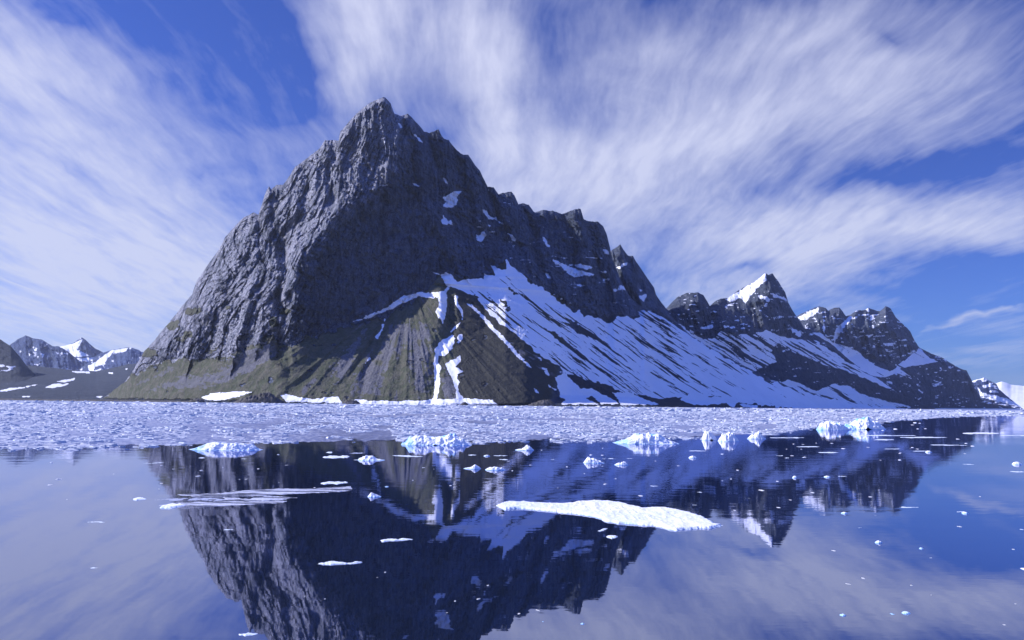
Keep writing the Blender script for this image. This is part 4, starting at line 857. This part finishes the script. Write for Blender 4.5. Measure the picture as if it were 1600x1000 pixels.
ex = np.arange(-420, 2020, 2.0); ey = np.interp(ex, *np.array(EDGE).T)+fbm(ex/30, 0, 0, 5, 88, .65)*3.0
E0 = on_water(ex, ey); nR = 60
shoreD = np.interp(ex, [-420, 40, 150, 200, 260, 330, 440, 560, 700, 860, 950, 1050, 1150, 1250, 1350, 1450, 1532, 2020], [2000, 1900, 1750, 1600, 1420, 1300, 1200, 1150, 1120, 1130, 1200, 1350, 1590, 1930, 2470, 3300, 4000, 4800])*1.05
ks = np.linspace(0, 1, nR)[:, None]
DD = E0[:, 1][None]*(shoreD/E0[:, 1])[None]**ks
A = E0[None]*(DD/E0[:, 1][None])[..., None]; A[..., 2] = .02+vn(A[..., 0]/4, A[..., 1]/6, 0, 3)*.01
A[0, :, 2] = -.05
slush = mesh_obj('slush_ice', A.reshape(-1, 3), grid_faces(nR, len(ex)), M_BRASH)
attr(slush, 'cover', np.repeat(np.clip(ks*7-.12, 0, 1), len(ex), 1).reshape(-1, 1)*np.ones((1, 3)))
tag(slush, 'pale crinkled field of slush ice reaching from open water to the shore', 'ice field', kind='stuff')
# broken pieces standing proud of it
def flakes(name, N, dmax_, size, hgt, seed, label, spill=0.0, dmin_=0.0):
    r = np.random.default_rng(seed)
    x = r.uniform(-60, 1660, N*3); t = r.uniform(0, 1, N*3)
    d0 = on_water(x, np.interp(x, *np.array(EDGE).T)+fbm(x/30, 0, 0, 5, 88, .65)*3.0)[:, 1]
    lo = np.maximum(d0*(1-spill*r.uniform(0, 1, N*3)**4), dmin_); D = np.sqrt(lo*lo+(dmax_*dmax_-lo*lo)*t); D = np.where(dmax_ > lo, D, -1)
    cl = fbm(x/40, D/14, 0, 4, seed+3)
    ok = (D > 0) & (D < np.interp(x, ex, shoreD)*.9) & (cl > -.18)
    x, D = x[ok][:N], D[ok][:N]; N = len(x)
    dr = ray(x, np.full(N, 640.0)); cx = dr[:, 0]*D; cy = D
    K = 6; ang = np.linspace(0, 2*np.pi, K, endpoint=False)[None]+r.uniform(0, 6, (N, 1)); rr = r.uniform(.6, 1.1, (N, K))*(size[0]+(size[1]-size[0])*r.uniform(0, 1, (N, 1))**2.5)/2
    ox = rr*np.cos(ang)*2.6; oy = rr*np.sin(ang)
    hh = hgt[0]+(hgt[1]-hgt[0])*r.uniform(0, 1, (N, 1))**2.2; tx = r.normal(0, .10, (N, 1)); ty = r.normal(0, .12, (N, 1))
    top = np.stack([cx[:, None]+ox*.82, cy[:, None]+oy*.82, hh+tx*ox+ty*oy+r.normal(0, .012, (N, K))], -1)
    bot = np.stack([cx[:, None]+ox, cy[:, None]+oy, np.full((N, K), -.05)], -1)
    co = np.concatenate([top, bot], 1).reshape(-1, 3); base = (np.arange(N)*2*K)[:, None]
    q = []
    for i in range(K):
        j = (i+1) % K; q.append(np.concatenate([base+K+i, base+K+j, base+j, base+i], 1))
    q.append(np.concatenate([base+0, base+1, base+2, base+3], 1)); q.append(np.concatenate([base+0, base+3, base+4, base+5], 1))
    o = mesh_obj(name, co, np.concatenate(q, 0), M_FLAKE, False); tag(o, label, 'brash ice', kind='stuff'); return o
M_FLAKE = ice_mat('brash pieces', white=(.58, .60, .65), amt=.12, sc=.4, bump=.02)
flakes('brash_ice', 32000, 150, (.15, .7), (.006, .055), 91, 'countless small broken ice pieces packed along the near edge of the ice field', .06)
flakes('brash_ice', 34000, 430, (.4, 1.5), (.012, .11), 92, 'countless broken ice pieces farther out in the ice field', 0, 140)
flakes('brash_ice', 14000, 1150, (1.5, 6), (.03, .26), 93, 'far band of countless broken ice pieces before the shore', 0, 410)

# ------------------------------------------------------------------ air
m, n = new_mat('thin sea air')
v = n.n('ShaderNodeVolumePrincipled', ins={'Color': (0.75, 0.85, 1.0, 1), 'Density': 2.2e-5, 'Anisotropy': 0.2})
n.n('ShaderNodeOutputMaterial', ins={1: v.outputs[0]})
X0, X1, Y0, Y1, Z0, Z1 = -19100, 19100, -9100, 24100, -5, 900
hz_ = mesh_obj('haze', [(x, y, z) for z in (Z0, Z1) for y in (Y0, Y1) for x in (X0, X1)], [(0, 2, 3, 1), (4, 5, 7, 6), (0, 1, 5, 4), (2, 6, 7, 3), (0, 4, 6, 2), (1, 3, 7, 5)], m, False)
tag(hz_, 'thin clear air that turns the farthest peaks faintly blue', 'haze', kind='stuff')
